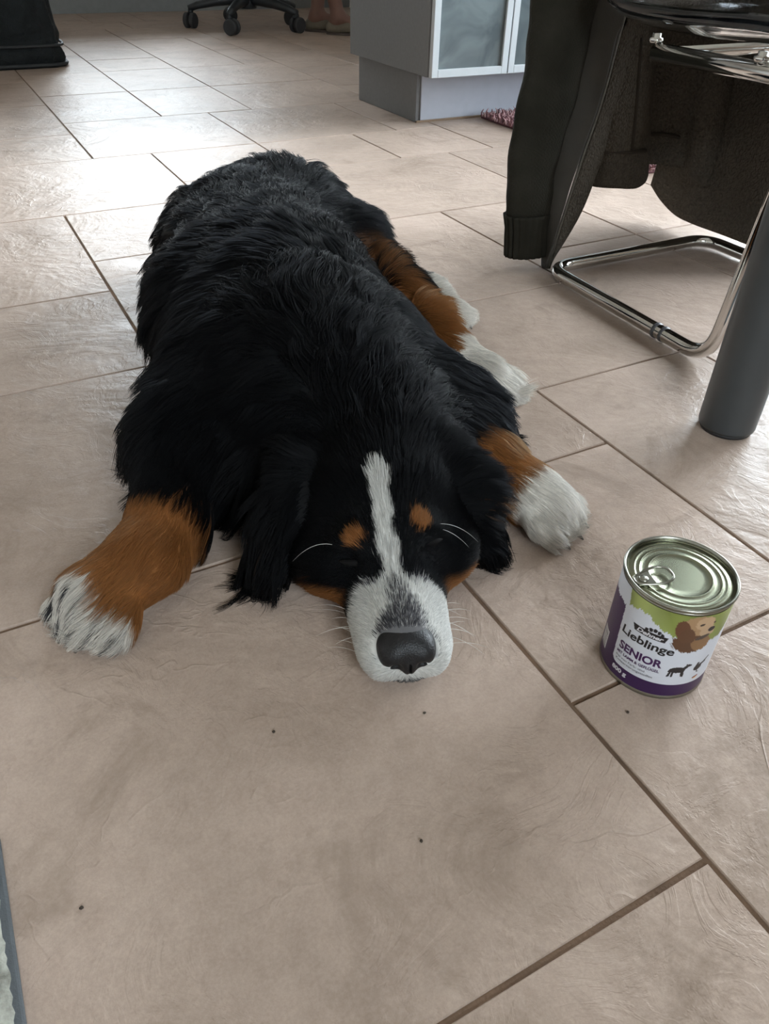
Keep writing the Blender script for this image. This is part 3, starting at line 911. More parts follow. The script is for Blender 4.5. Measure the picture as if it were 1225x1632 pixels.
JX, JY = 1.20, 1.24
jacket = empty('jacket', (JX, JY, 0), 0, 'olive brown knit jacket with fleece lining hanging over the chair back', 'jacket')
def jl(v): return Vector((v[0] - JX, v[1] - JY, v[2]))
def sheet(name, rows, mat, parent, thick=0.006, sub=(10, 10), noise=0.0, label=None):
    """rows: list (top to bottom) of equally long point lists; smoothly resampled, then given thickness"""
    A = np.array([[tuple(jl(p)) for p in r] for r in rows])
    def res(A, n, ax):
        m = A.shape[ax]; t = np.linspace(0, m - 1, (m - 1) * n + 1)
        A = np.moveaxis(A, ax, 0)
        i = np.clip(np.floor(t).astype(int), 0, m - 2); f = (t - i)
        g = lambda k: A[np.clip(k, 0, m - 1)]
        p0, p1, p2, p3 = g(i - 1), g(i), g(i + 1), g(i + 2)
        f = f[:, None, None]
        o = 0.5 * (2 * p1 + (p2 - p0) * f + (2 * p0 - 5 * p1 + 4 * p2 - p3) * f ** 2 + (3 * p1 - p0 - 3 * p2 + p3) * f ** 3)
        return np.moveaxis(o, 0, ax)
    A = res(res(A, sub[0], 0), sub[1], 1)
    if noise:
        P = A.reshape(-1, 3)
        r = np.random.default_rng(len(name) + A.shape[0])
        dn = sum(np.sin(P @ (r.normal(size=3) * 28) + r.uniform(0, 6)) for _ in range(5)) * noise / 2
        A = A + dn.reshape(A.shape[:2])[..., None] * np.array([0.4, 1, 0])
    a, b = A.shape[:2]
    ii, jj = np.meshgrid(np.arange(a - 1), np.arange(b - 1), indexing='ij')
    k = (ii * b + jj).ravel()
    Q = np.stack([k, k + 1, k + b + 1, k + b], 1).astype(np.int32)
    o = from_np(name, A.reshape(-1, 3), Q, mat, parent)
    md = o.modifiers.new('thickness', 'SOLIDIFY'); md.thickness = thick; md.offset = 0
    if label: o['label'] = label
    return o
py_ = on_plane_y
def row(Y, *pts):
    """points of one height given by where they are seen and how far back (Y) they hang"""
    return [py_(px, p_y, Y + dy) for (px, p_y, dy) in pts]
# sleeve: a tapering tube from the shoulder to the ribbed cuff
slc = [(930, -260, 50), (908, -60, 46), (901, 0, 44), (885, 88, 40), (863, 194, 36), (846, 282, 32), (842, 340, 30)]
cen_, wid_ = [], []
YS = 1.245
for (px, p_y, hw) in slc:
    a, b = py_(px - hw, p_y, YS), py_(px + hw, p_y, YS)
    cen_.append((a + b) / 2); wid_.append((b - a).length / 2)
def sleeve_tube(name, cs, ws, mat, parent, rib=0.0, nrib=26, sub=8, flat=0.6):
    V, F = [], []
    cs = [jl(c) for c in cs]
    P, Wd = [], []
    for i in range(len(cs) - 1):
        for k in range(sub):
            t = k / sub; P.append(cs[i].lerp(cs[i + 1], t)); Wd.append(ws[i] * (1 - t) + ws[i + 1] * t)
    P.append(cs[-1]); Wd.append(ws[-1])
    n = 78
    u_ = (rt - Vector((0, 0, rt.z))).normalized()
    u_ = Vector((1, 0, 0)) * 0.9 + u_ * 0.1; u_.z = 0; u_.normalize()
    v_ = Vector((-u_.y, u_.x, 0))
    for i, p in enumerate(P):
        for q in range(n):
            a = 2 * PI * q / n
            r = Wd[i] + (rib * (0.5 + 0.5 * math.cos(nrib * a)) if rib else 0.0025 * math.sin(3 * a + i * 0.35) + 0.0015 * math.sin(i * 0.9))
            V.append(p + u_ * math.cos(a) * r + v_ * math.sin(a) * r * flat)
    for i in range(len(P) - 1):
        for q in range(n):
            l = (q + 1) % n
            F.append((i * n + q, i * n + l, (i + 1) * n + l, (i + 1) * n + q))
    o = from_np(name, V, F, mat, parent)
    md = o.modifiers.new('thickness', 'SOLIDIFY'); md.thickness = 0.004; md.offset = -1
    return o
sl = sleeve_tube('sleeve', cen_, wid_, M['knit'], jacket)
cu_c, cu_w = [], []
for (px, p_y, hw) in ((843, 338, 31), (842, 360, 28), (841, 385, 28), (840, 404, 27.5)):
    a, b = py_(px - hw, p_y, YS), py_(px + hw, p_y, YS)
    cu_c.append((a + b) / 2); cu_w.append((b - a).length / 2)
cf = sleeve_tube('cuff', cu_c, cu_w, M['rib_knit'], sl, 0.0055, 22, 4)
cf['label'] = 'ribbed cuff'
# front edge: smooth placket ending in the zip
Yp = 1.20
zipx = [(1018, -250), (1003, 0), (985, 60), (965, 140), (944, 205), (921, 270), (897, 345), (872, 428)]
rows = []
for i, (px, p_y) in enumerate(zipx):
    wL = [72, 64, 62, 56, 54, 46, 32, 8][i]
    rows.append([py_(px - wL, p_y + (0 if i < 7 else -2), Yp + 0.035), py_(px - wL * 0.5, p_y, Yp + 0.012), py_(px - 3, p_y, Yp)])
sheet('placket', rows, M['placket'], jacket, 0.005, (6, 6), 0.0015, 'smooth front band beside the zip')
zp = [jl(py_(px, p_y, Yp)) for (px, p_y) in zipx]
zz = fillet(zp, 0.05, 4)
tube('zip', zz, 0.0028, M['zip'], jacket, 8)
# lining folded towards the viewer just behind the zip
rows = []
for i, (px, p_y) in enumerate(zipx):
    wR = [20, 22, 26, 28, 30, 33, 28, 4][i]
    rows.append([py_(px + 2, p_y, Yp + 0.001), py_(px + wR * 0.5, p_y - 2, Yp + 0.004), py_(px + wR, p_y - 8, Yp + 0.02)])
sheet('lining_facing', rows, M['fleece'], jacket, 0.006, (6, 6), 0.001)
# hanging lining panels: (px, py, Y) columns from left to right, top to hem
def panel(name, cols, ts, mat=M['fleece'], label=None, thick=0.008, noise=0.0015):
    """cols: (x at top, x at hem, y at hem, Y)"""
    rows = []
    for t in ts:
        r = []
        for (xt, xh, yh, Y) in cols:
            yt = -240
            r.append(py_(xt + (xh - xt) * t, yt + (yh - yt) * t, Y))
        rows.append(r)
    return sheet(name, rows, mat, jacket, thick, (5, 5), noise, label)
TS = (0, 0.3, 0.55, 0.75, 0.9, 1.0)
panel('lining_panel', [(985, 928, 292, 1.245), (1000, 955, 298, 1.222), (1015, 985, 300, 1.215), (1035, 1010, 300, 1.222), (1052, 1024, 292, 1.245), (1060, 1030, 280, 1.275)], TS, label='fleece lining panel behind the zip')
panel('lining_panel', [(1050, 1020, 262, 1.30), (1090, 1052, 262, 1.315), (1130, 1085, 268, 1.30), (1165, 1100, 285, 1.27), (1185, 1125, 300, 1.245), (1210, 1142, 306, 1.25), (1225, 1150, 298, 1.275), (1240, 1156, 280, 1.30)], TS, label='fleece lining of the back with a turned hem')
rows = []
hemp = ((1.487, 1.400, 0.075), (1.500, 1.372, 0.047), (1.502, 1.318, 0.026), (1.497, 1.258, 0.023), (1.504, 1.171, 0.022), (1.500, 1.084, 0.024), (1.504, 1.030, 0.030), (1.500, 0.985, 0.060))
for t in TS:
    rows.append([Vector((x + 0.012 * (1 - t), 1.30 + (y - 1.30) * (0.30 + 0.70 * t), z + (0.84 - z) * (1 - t))) for (x, y, z) in hemp])
sheet('lining_panel', rows, M['fleece'], jacket, 0.008, (5, 5), 0.0012, 'lower fleece front panel nearest the table leg')
# hems: a raised seam along each panel
M['seam'] = plain('fleece_seam', (0.045, 0.038, 0.030), 0.95, spec=0.05)
def seam(pts, parent=jacket):
    tube('hem_seam', fillet([jl(py_(px, p_y, Y)) for (px, p_y, Y) in pts], 0.02, 3), 0.0045, M['seam'], parent, 6)
seam([(942, 236, 1.232), (960, 242, 1.218), (1000, 243, 1.213), (1028, 240, 1.224)])
seam([(1030, 214, 1.303), (1060, 214, 1.310), (1082, 219, 1.304)])
seam([(1020, 60, 1.218), (1017, 120, 1.217), (1012, 180, 1.216), (1006, 240, 1.214)])
# the back of the jacket, knit side out, with the collar over the chair back
rows = []
for t, zt in ((0, 0.845), (0.06, 0.85), (0.12, 0.82), (0.3, 0.66), (0.6, 0.42), (0.85, 0.26), (1, 0.17)):
    yb = [1.215, 1.245, 1.275][min(2, int(t * 20))] if t < 0.15 else 1.315 + 0.02 * t
    rows.append([Vector((JX + u * (0.20 + 0.08 * t), yb + 0.02 * abs(u) ** 2 * 0 + 0.012 * math.sin(u * 6 + t * 2), zt - 0.02 * u * u)) for u in np.linspace(-0.62, 1.0, 9)])
sheet('back_panel', rows, M['knit'], jacket, 0.006, (4, 4), 0.002)

# ------------------------------------------------------------------ the dog
# Built in "viewer" coordinates (right, ahead, up), turned onto the room axes by its Empty.
def sdf_cone(P, a, b, ra, rb):
    a = np.array(a, np.float32); b = np.array(b, np.float32)
    ba = b - a
    pa = P - a
    t = np.clip((pa @ ba) / (ba @ ba), 0, 1)
    q = pa - t[..., None] * ba
    return np.sqrt((q * q).sum(-1)) - (ra + (rb - ra) * t)
def sdf_ell(P, c, r, R=None):
    q = P - np.array(c, np.float32)
    if R is not None: q = q @ R
    r = np.array(r, np.float32)
    k0 = np.sqrt(((q / r) ** 2).sum(-1)); k1 = np.sqrt(((q / (r * r)) ** 2).sum(-1)) + 1e-9
    return k0 * (k0 - 1.0) / k1
def rotz(a):
    c, s = math.cos(a), math.sin(a)
    return np.array([[c, -s, 0], [s, c, 0], [0, 0, 1]], np.float32)
def rot(ax, a):
    return np.array(Matrix.Rotation(a, 3, ax), dtype=np.float32)
def prim_d(p, P):
    if p[0] == 'c': return sdf_cone(P, p[1], p[2], p[3], p[4])
    return sdf_ell(P, p[1], p[2], p[3])
def prim_box(p, m):
    if p[0] == 'c':
        a, b, r = np.array(p[1]), np.array(p[2]), max(p[3], p[4])
        return np.minimum(a, b) - r - m, np.maximum(a, b) + r + m
    r = max(p[2]); return np.array(p[1]) - r - m, np.array(p[1]) + r + m
def sdf_field(prims, lo, hi, h, zcut=None):
    n = np.ceil((np.array(hi) - np.array(lo)) / h).astype(int) + 1
    ax = [lo[i] + h * np.arange(n[i], dtype=np.float32) for i in range(3)]
    Fd = np.full(n, 0.3, np.float32)
    for p in prims:
        k = p[-1]
        a, b = prim_box(p, 0.06)
        i0 = np.clip(np.floor((a - lo) / h).astype(int), 0, n - 1); i1 = np.clip(np.ceil((b - lo) / h).astype(int) + 1, 1, n)
        if (i1 <= i0).any(): continue
        G = np.stack(np.meshgrid(*[ax[i][i0[i]:i1[i]] for i in range(3)], indexing='ij'), -1)
        d = prim_d(p, G)
        sl = tuple(slice(i0[i], i1[i]) for i in range(3))
        f = Fd[sl]
        if k < 0:      # carve
            k2 = -k
            hh = np.clip(0.5 - 0.5 * (f + d) / k2, 0, 1)
            Fd[sl] = f * (1 - hh) - d * hh + k2 * hh * (1 - hh)
        else:
            hh = np.clip(0.5 + 0.5 * (f - d) / k, 0, 1)
            Fd[sl] = f * (1 - hh) + d * hh - k * hh * (1 - hh)
    if zcut is not None:
        Fd = np.maximum(Fd, (zcut - ax[2])[None, None, :])
    return Fd
def surface_nets(Fd, lo, h):
    S = Fd < 0
    n = np.array(Fd.shape)
    c = np.zeros(n - 1, np.int8)
    for dx in (0, 1):
        for dy in (0, 1):
            for dz in (0, 1):
                c += S[dx:n[0] - 1 + dx, dy:n[1] - 1 + dy, dz:n[2] - 1 + dz]
    act = np.argwhere((c > 0) & (c < 8))
    idx = np.full(n - 1, -1, np.int64)
    idx[tuple(act.T)] = np.arange(len(act))
    acc = np.zeros((len(act), 3)); cnt = np.zeros(len(act))
    for ax in range(3):
        o1, o2 = [q for q in range(3) if q != ax]
        for u in (0, 1):
            for v in (0, 1):
                a = act.copy(); a[:, o1] += u; a[:, o2] += v
                b = a.copy(); b[:, ax] += 1
                fa, fb = Fd[tuple(a.T)], Fd[tuple(b.T)]
                m = (fa < 0) != (fb < 0)
                t = np.where(m, fa / np.where(m, fa - fb, 1), 0)
                p = a.astype(float); p[:, ax] += t
                acc[m] += (p)[m]; cnt[m] += 1
    V = np.array(lo) + h * acc / cnt[:, None]
    quads = []
    for ax in range(3):
        o1, o2 = [(1, 2), (2, 0), (0, 1)][ax]
        a = np.argwhere(np.diff(S.astype(np.int8), axis=ax) != 0)
        a = a[(a[:, o1] > 0) & (a[:, o2] > 0) & (a[:, o1] < n[o1] - 1) & (a[:, o2] < n[o2] - 1)]
        def g(du, dv):
            q = a.copy(); q[:, o1] -= du; q[:, o2] -= dv
            return idx[tuple(q.T)]
        q = np.stack([g(1, 1), g(0, 1), g(0, 0), g(1, 0)], 1)
        flip = ~S[tuple(a.T)]
        q[flip] = q[flip][:, ::-1]
        quads.append(q)
    return V, np.concatenate(quads)
def relax(V, Q, it=2, lam=0.5):
    e = np.concatenate([Q[:, [0, 1]], Q[:, [1, 2]], Q[:, [2, 3]], Q[:, [3, 0]]])
    e = np.concatenate([e, e[:, ::-1]])
    deg = np.bincount(e[:, 0], minlength=len(V))[:, None]
    for _ in range(it):
        s = np.stack([np.bincount(e[:, 0], V[e[:, 1], k], minlength=len(V)) for k in range(3)], 1)
        V = V + lam * (s / np.maximum(deg, 1) - V)
    return V
def vnormals(V, Q):
    fn = np.cross(V[Q[:, 2]] - V[Q[:, 0]], V[Q[:, 3]] - V[Q[:, 1]])
    N = np.zeros_like(V)
    for k in range(4):
        for j in range(3):
            N[:, j] += np.bincount(Q[:, k], fn[:, j], minlength=len(V))
    return N / (np.linalg.norm(N, axis=1, keepdims=True) + 1e-12)

HEAD_N = np.array([0.0265, 0.462])
def HP(hx, hy, z):
    """head axes: across, back from the nose tip, up (the head lies a little rolled)"""
    hx = hx - (z - 0.03) * 0.10
    return (HEAD_N[0] + 0.988 * hx - 0.155 * hy, HEAD_N[1] + 0.155 * hx + 0.988 * hy, z)
HR = rotz(math.atan2(0.155, 0.988))
def c_(a, b, ra, rb, k=0.03): return ('c', a, b, ra, rb, k)
def e_(c, r, R=None, k=0.03): return ('e', c, r, R, k)
AX_YAW = rotz(0.25)
body = [
    # trunk
    e_((-0.115, 0.91, 0.108), (0.150, 0.20, 0.113), AX_YAW, 0.05),
    e_((-0.180, 1.07, 0.112), (0.168, 0.25, 0.122), AX_YAW, 0.05),
    e_((-0.225, 1.28, 0.105), (0.160, 0.22, 0.118), AX_YAW, 0.05),
    e_((-0.262, 1.40, 0.098), (0.142, 0.145, 0.112), AX_YAW, 0.05),
    c_((-0.135, 0.90, 0.182), (-0.25, 1.40, 0.165), 0.045, 0.04, 0.06),          # spine ridge
    # neck and ruff
    c_((0.0, 0.70, 0.080), (-0.085, 0.87, 0.108), 0.084, 0.112, 0.05),
    e_((-0.145, 0.745, 0.055), (0.060, 0.075, 0.055), None, 0.04),
    e_((0.050, 0.81, 0.065), (0.060, 0.075, 0.065), None, 0.04),
    # left foreleg of the picture
    c_((-0.19, 0.90, 0.115), (-0.237, 0.770, 0.078), 0.085, 0.060, 0.04),
    c_((-0.237, 0.770, 0.075), (-0.236, 0.665, 0.050), 0.056, 0.042, 0.03),
    c_((-0.238, 0.665, 0.048), (-0.246, 0.590, 0.040), 0.041, 0.036, 0.02),
    c_((-0.246, 0.590, 0.038), (-0.284, 0.545, 0.032), 0.036, 0.036, 0.02),
    # right foreleg
    c_((-0.02, 0.92, 0.095), (0.088, 0.835, 0.062), 0.078, 0.052, 0.04),
    c_((0.088, 0.835, 0.058), (0.132, 0.775, 0.043), 0.048, 0.037, 0.03),
    c_((0.132, 0.775, 0.043), (0.168, 0.735, 0.036), 0.036, 0.033, 0.02),
    c_((0.168, 0.735, 0.036), (0.192, 0.718, 0.030), 0.034, 0.033, 0.02),
    # near hind leg laid forward along the belly
    c_((-0.19, 1.42, 0.125), (-0.085, 1.36, 0.100), 0.100, 0.075, 0.05),
    c_((-0.085, 1.36, 0.095), (0.020, 1.215, 0.066), 0.070, 0.048, 0.03),
    c_((0.020, 1.215, 0.062), (0.092, 1.098, 0.040), 0.044, 0.034, 0.025),
    c_((0.092, 1.098, 0.038), (0.142, 1.050, 0.030), 0.032, 0.030, 0.02),
    # the other hind foot sticking out behind it
    c_((-0.04, 1.40, 0.05), (0.068, 1.340, 0.032), 0.040, 0.025, 0.03),
    c_((0.068, 1.340, 0.032), (0.106, 1.285, 0.024), 0.025, 0.020, 0.02),
    # tail lying behind
    c_((-0.30, 1.50, 0.06), (-0.26, 1.60, 0.035), 0.045, 0.030, 0.03),
    c_((-0.26, 1.60, 0.035), (-0.12, 1.66, 0.028), 0.030, 0.024, 0.03),
    # head
    e_(HP(0, 0.180, 0.078), (0.076, 0.080, 0.072), HR, 0.02),
    e_(HP(0, 0.125, 0.078), (0.052, 0.055, 0.042), HR, 0.02),
    c_(HP(0, 0.026, 0.047), HP(0, 0.105, 0.060), 0.026, 0.036, 0.015),
    e_(HP(0.023, 0.037, 0.029), (0.024, 0.043, 0.026), HR, 0.010),
    e_(HP(-0.023, 0.037, 0.029), (0.024, 0.043, 0.026), HR, 0.010),
    e_(HP(0.027, 0.086, 0.030), (0.023, 0.045, 0.030), HR, 0.015),
    e_(HP(-0.027, 0.086, 0.030), (0.023, 0.045, 0.030), HR, 0.015),
    c_(HP(0, 0.020, 0.013), HP(0, 0.14, 0.018), 0.019, 0.034, 0.012),
    e_(HP(0.056, 0.160, 0.050), (0.040, 0.065, 0.048), HR, 0.025),
    e_(HP(-0.056, 0.160, 0.050), (0.040, 0.065, 0.048), HR, 0.025),
    e_(HP(0.034, 0.108, 0.096), (0.020, 0.020, 0.016), HR, 0.015),
    e_(HP(-0.034, 0.108, 0.096), (0.020, 0.020, 0.016), HR, 0.015),
    # eye hollows
    ('e', HP(0.043, 0.087, 0.090), (0.012, 0.010, 0.010), HR, -0.012),
    ('e', HP(-0.043, 0.087, 0.090), (0.012, 0.010, 0.010), HR, -0.012),
    # ears: soft flaps down the sides of the head
    c_(HP(-0.070, 0.215, 0.112), HP(-0.094, 0.180, 0.085), 0.026, 0.028, 0.015),
    c_(HP(-0.098, 0.180, 0.085), HP(-0.122, 0.160, 0.030), 0.030, 0.028, 0.012),
    c_(HP(0.070, 0.215, 0.112), HP(0.094, 0.180, 0.085), 0.026, 0.028, 0.015),
    c_(HP(0.092, 0.182, 0.085), HP(0.103, 0.170, 0.030), 0.027, 0.024, 0.012),
]
def paw(c, d, w, n=4, r=0.0155, up=0.0):
    """four toes fanned about direction d"""
    d = np.array([d[0], d[1], 0.0]); d /= np.linalg.norm(d)
    s = np.array([-d[1], d[0], 0.0])
    out = []
    for i in range(n):
        u = (i - (n - 1) / 2) / ((n - 1) / 2)
        base = np.array(c) + s * u * w * 0.75
        tip = base + d * (0.030 - 0.010 * u * u) + s * u * 0.008
        base[2], tip[2] = c[2] - 0.004, 0.0145 + up
        out.append(c_(tuple(base), tuple(tip), r + 0.003, r, 0.010))
    return out
PAWS = {'foreleft': ((-0.280, 0.543, 0.030), (-0.50, -0.87), 0.036), 'foreright': ((0.190, 0.718, 0.028), (0.90, -0.42), 0.038),
        'hindnear': ((0.147, 1.046, 0.026), (0.90, -0.35), 0.032), 'hindfar': ((0.104, 1.290, 0.020), (0.66, -0.75), 0.016)}
for k, (c, d, w) in PAWS.items():
    body += paw(c, d, w)
HB = 0.0052
LO, HI = (-0.52, 0.42, -0.02), (0.32, 1.74, 0.33)
Fd = sdf_field(body, LO, HI, HB, 0.0012)
DV, DQ = surface_nets(Fd, LO, HB)
DV = relax(DV, DQ, 2, 0.45)
DV[:, 2] = np.maximum(DV[:, 2], 0.0012)
DN = vnormals(DV, DQ)

# --- coat colours (linear)
BLACK, TAN, WHITE, GREY, PAW = np.array([0.0030, 0.0032, 0.0038]), np.array([0.215, 0.086, 0.027]), np.array([0.57, 0.56, 0.53]), np.array([0.045, 0.043, 0.048]), np.array([0.64, 0.60, 0.54])
def fnoise(P, scale, seed, oct_=6):
    r = np.random.default_rng(seed)
    o = np.zeros(len(P))
    for _ in range(oct_):
        k = r.normal(size=3) * scale
        o += np.sin(P @ k + r.uniform(0, 6.28))
    return o / math.sqrt(oct_)
def sstep(a, b, x):
    t = np.clip((x - a) / (b - a), 0, 1)
    return t * t * (3 - 2 * t)
def head_local(P):
    rel = P[:, :2] - HEAD_N
    hx = 0.988 * rel[:, 0] + 0.155 * rel[:, 1]
    hy = -0.155 * rel[:, 0] + 0.988 * rel[:, 1]
    return hx + (P[:, 2] - 0.03) * 0.10, hy
def along(P, a, b):
    a, b = np.array(a), np.array(b)
    d = (b - a)
    t = ((P - a) @ d) / (d @ d)
    q = P - a - np.clip(t, -0.5, 1.6)[:, None] * d
    return t, np.linalg.norm(q, axis=1)
def coat(P, jit=0.0, seed=3):
    Pj = P + jit * np.random.default_rng(seed).normal(size=P.shape)
    x, y, z = Pj.T
    colr = np.tile(BLACK, (len(P), 1))
    def put(m, c):
        m = np.clip(m, 0, 1)[:, None]
        colr[:] = colr * (1 - m) + c * m
    hx, hy = head_local(Pj)
    inhead = (hy < 0.27) & (np.abs(hx) < 0.15) & (y < 0.74) & (x > -0.16) & (x < 0.17)
    n1 = fnoise(P, 120, 5) * 0.003
    # face: cheeks, brows, ear patches
    put(inhead * (sstep(0.075, 0.095, hy) * (1 - sstep(0.142, 0.158, hy)) * (1 - sstep(0.042, 0.056, z + n1)) * (np.abs(hx) > 0.035) * (np.abs(hx) < 0.083)), TAN * 0.75)
    for q_ in ((-0.029, 0.551, 0.111), (0.037, 0.572, 0.118)):
        put(inhead * (1 - sstep(0.0095, 0.0125, np.linalg.norm(Pj - np.array(q_), axis=1) + n1 * 0.8)), TAN * 0.85)
    for q_ in ((-0.118, 0.582, 0.076), (0.096, 0.631, 0.100)):
        put(inhead * (1 - sstep(0.003, 0.008, np.linalg.norm(Pj - np.array(q_), axis=1))), TAN * 0.45)
    # blaze and muzzle
    cx = np.interp(hy, [0.06, 0.09, 0.12, 0.157, 0.18], [-0.001, -0.0015, -0.0006, 0.0022, 0.004])
    hw = np.interp(hy, [0.05, 0.07, 0.095, 0.12, 0.140, 0.155, 0.166], [0.016, 0.0095, 0.0075, 0.0085, 0.0105, 0.0070, 0.0])
    put(inhead * (1 - sstep(-0.0016, 0.0016, np.abs(hx - cx) - hw + n1 * 0.6)) * (z > 0.055) * (hy < 0.163), WHITE)
    edge = np.interp(np.abs(hx), [0, 0.012, 0.02, 0.03, 0.045, 0.06], [0.066, 0.063, 0.063, 0.069, 0.070, 0.070])
    put(inhead * (1 - sstep(-0.003, 0.003, hy - edge + n1)) * ((z > 0.006) | (np.abs(hx) < 0.05)), WHITE)
    gw = np.interp(hy, [0.0, 0.018, 0.03, 0.045, 0.060, 0.072], [0.028, 0.026, 0.0205, 0.010, 0.005, 0.0])
    gm = (1 - sstep(-0.006, 0.006, np.abs(hx) - gw + n1)) * (z > 0.042) * (hy < 0.085) * (1 - 0.65 * sstep(0.02, 0.075, hy))
    put(inhead * gm * 0.9, GREY * 1.5)
    put(inhead * (hy < 0.03) * (z < 0.014) * (np.abs(hx) < 0.026) * 0.85, GREY * 0.7)
    # legs
    bl = fnoise(P, 60, 9) * 0.006
    t, dd = along(Pj, (-0.236, 0.690, 0.05), (-0.290, 0.530, 0.03))
    zone = (x < -0.165) & (y < 0.695 + 0.02 * (x + 0.24)) & (y < 0.72)
    put(zone * sstep(-0.01, 0.01, 0.648 + bl - y), TAN)
    toe = ((Pj - np.array([-0.284, 0.545, 0.03])) @ np.array([-0.60, -0.80, 0.0]))
    side = ((Pj - np.array([-0.284, 0.545, 0.03])) @ np.array([-0.80, 0.60, 0.0]))
    tw = zone & (y < 0.60)
    put(tw * sstep(-0.006, 0.006, toe - 0.008 + 0.006 * np.sin(side * 95 + 1.0) + bl), PAW)
    streak = np.sin(side * 300 + fnoise(P, 40, 12) * 0.8)
    put(tw * sstep(-0.004, 0.010, toe - 0.008) * (1 - sstep(0.040, 0.055, toe)) * sstep(0.45, 0.85, streak + 0.5 * sstep(-0.01, 0.03, side) - 0.25), GREY * 0.6)
    zone = (x > 0.078) & (y > 0.64) & (y < 0.86) & ((x > 0.135) | (y > 0.735))
    q = ((Pj - np.array([0.140, 0.765, 0.047])) @ np.array([0.66, -0.75, 0.0]))
    put(zone * sstep(-0.012, 0.008, q + 0.020 + bl * 0.5), TAN)
    put(zone * sstep(-0.005, 0.005, q - 0.046 + bl * 0.12), PAW)
    # near hind leg: tan along the inside, white foot
    zone = (x > -0.12) & (y > 1.0) & (y < 1.42) & (z > 0.004)
    line_t, line_d = along(Pj, (-0.045, 1.280, 0.145), (0.114, 1.062, 0.055))
    wd = np.interp(line_t, [0, 0.35, 0.75, 1.1], [0.012, 0.020, 0.032, 0.06])
    fade = np.interp(line_t, [-0.1, 0.0, 0.35, 0.55], [0.1, 0.2, 0.55, 1.0])
    put(zone * (1 - sstep(-0.006, 0.006, line_d - wd + bl)) * sstep(-0.15, 0.0, line_t) * fade, TAN)
    foot = ((Pj - np.array([0.092, 1.098, 0.04])) @ np.array([0.80, -0.60, 0.0]))
    put(((x > 0.06) & (y > 0.98) & (y < 1.16)) * sstep(-0.004, 0.004, foot - 0.014 + bl), PAW)
    # far hind foot
    put(((x > 0.015) & (y > 1.20) & (y < 1.45) & (z < 0.075)) * sstep(-0.01, 0.01, (x - 0.052) + (y - 1.345) * 0.25 + bl) * (((y - 1.205) * 0.76 + (x - 0.03) * 0.65 - 0.052) > 0), PAW)
    # tail tip
    put((y > 1.56) * sstep(-0.02, 0.02, x + 0.17), PAW)
    return colr

dog = empty('dog', (0, 0, 0), -math.atan2(SA, CA), 'black, tan and white long-haired dog asleep with its chin on the tiles', 'dog')
skinm = NT('dog_skin')
sa = skinm.n.new('ShaderNodeAttribute'); sa.attribute_name = 'coat'
skinm.l.new(sa.outputs['Color'], skinm.b.inputs['Base Color'])
skinm.set(Roughness=0.8); skinm.b.inputs['Specular IOR Level'].default_value = 0.15
dbody = from_np('body', DV, DQ, skinm.m, dog)
ca = dbody.data.attributes.new('coat', 'FLOAT_COLOR', 'POINT')
cc = coat(DV)
ca.data.foreach_set('color', np.concatenate([cc, np.ones((len(cc), 1))], 1).astype(np.float32).ravel())

# --- fur: strands grown from the body, combed by guides
# guide: position, combing direction, strand length, lift, influence radius
G = []
def gd(p, d, L, lift, s): G.append((*p, *d, L, lift, s))
BK = (-0.24, 0.97, 0.0)
for (p, L) in (((-0.08, 0.86, 0.25), .050), ((-0.13, 1.0, 0.26), .046), ((-0.18, 1.15, 0.26), .044), ((-0.22, 1.3, 0.23), .044), ((-0.27, 1.45, 0.2), .046)):
    gd(p, (BK[0], BK[1], -0.05), L, 0.22, 0.09)
for (p, L) in (((-0.26, 0.90, 0.15), .050), ((-0.33, 1.05, 0.12), .052), ((-0.37, 1.25, 0.1), .055), ((-0.40, 1.42, 0.09), .055)):
    gd(p, (-0.35, 0.45, -0.85), L, 0.25, 0.09)
    gd((p[0] + 0.02, p[1], 0.03), (-0.5, 0.55, -0.35), L, 0.35, 0.06)
for (p, L) in (((0.06, 0.92, 0.15), .050), ((0.0, 1.05, 0.14), .050), ((-0.04, 1.2, 0.15), .048), ((-0.10, 1.35, 0.18), .045)):
    gd(p, (0.55, 0.45, -0.6), L, 0.25, 0.08)
gd((-0.24, 1.54, 0.12), (0.1, 0.9, -0.5), .055, 0.35, 0.08)
gd((-0.12, 1.48, 0.12), (0.7, 0.7, 0.0), .042, 0.65, 0.06)
gd((-0.02, 1.38, 0.10), (0.75, 0.6, 0.0), .032, 0.50, 0.05)
gd((-0.36, 1.05, 0.07), (-0.75, 0.45, 0.0), .050, 0.65, 0.04)
# ruff and chest
for (p, d) in (((0.0, 0.76, 0.19), (-0.15, 0.95, 0.1)), ((-0.10, 0.76, 0.15), (-0.6, 0.35, -0.6)), ((-0.15, 0.70, 0.08), (-0.45, -0.25, -0.8)), ((-0.17, 0.72, 0.03), (-0.6, -0.5, -0.3)), ((0.09, 0.80, 0.13), (0.6, 0.4, -0.5)), ((0.11, 0.82, 0.08), (0.7, 0.1, -0.5))):
    gd(p, d, .052, 0.30, 0.055)
# left upper arm and elbow feathers
gd((-0.27, 0.86, 0.12), (-0.6, 0.25, -0.55), .042, 0.35, 0.05)
gd((-0.29, 0.78, 0.09), (-0.75, 0.30, -0.15), .036, 0.55, 0.045)
gd((-0.25, 0.74, 0.11), (-0.25, -0.6, -0.5), .030, 0.22, 0.045)
gd((-0.20, 0.74, 0.08), (0.2, -0.6, -0.5), .030, 0.22, 0.04)
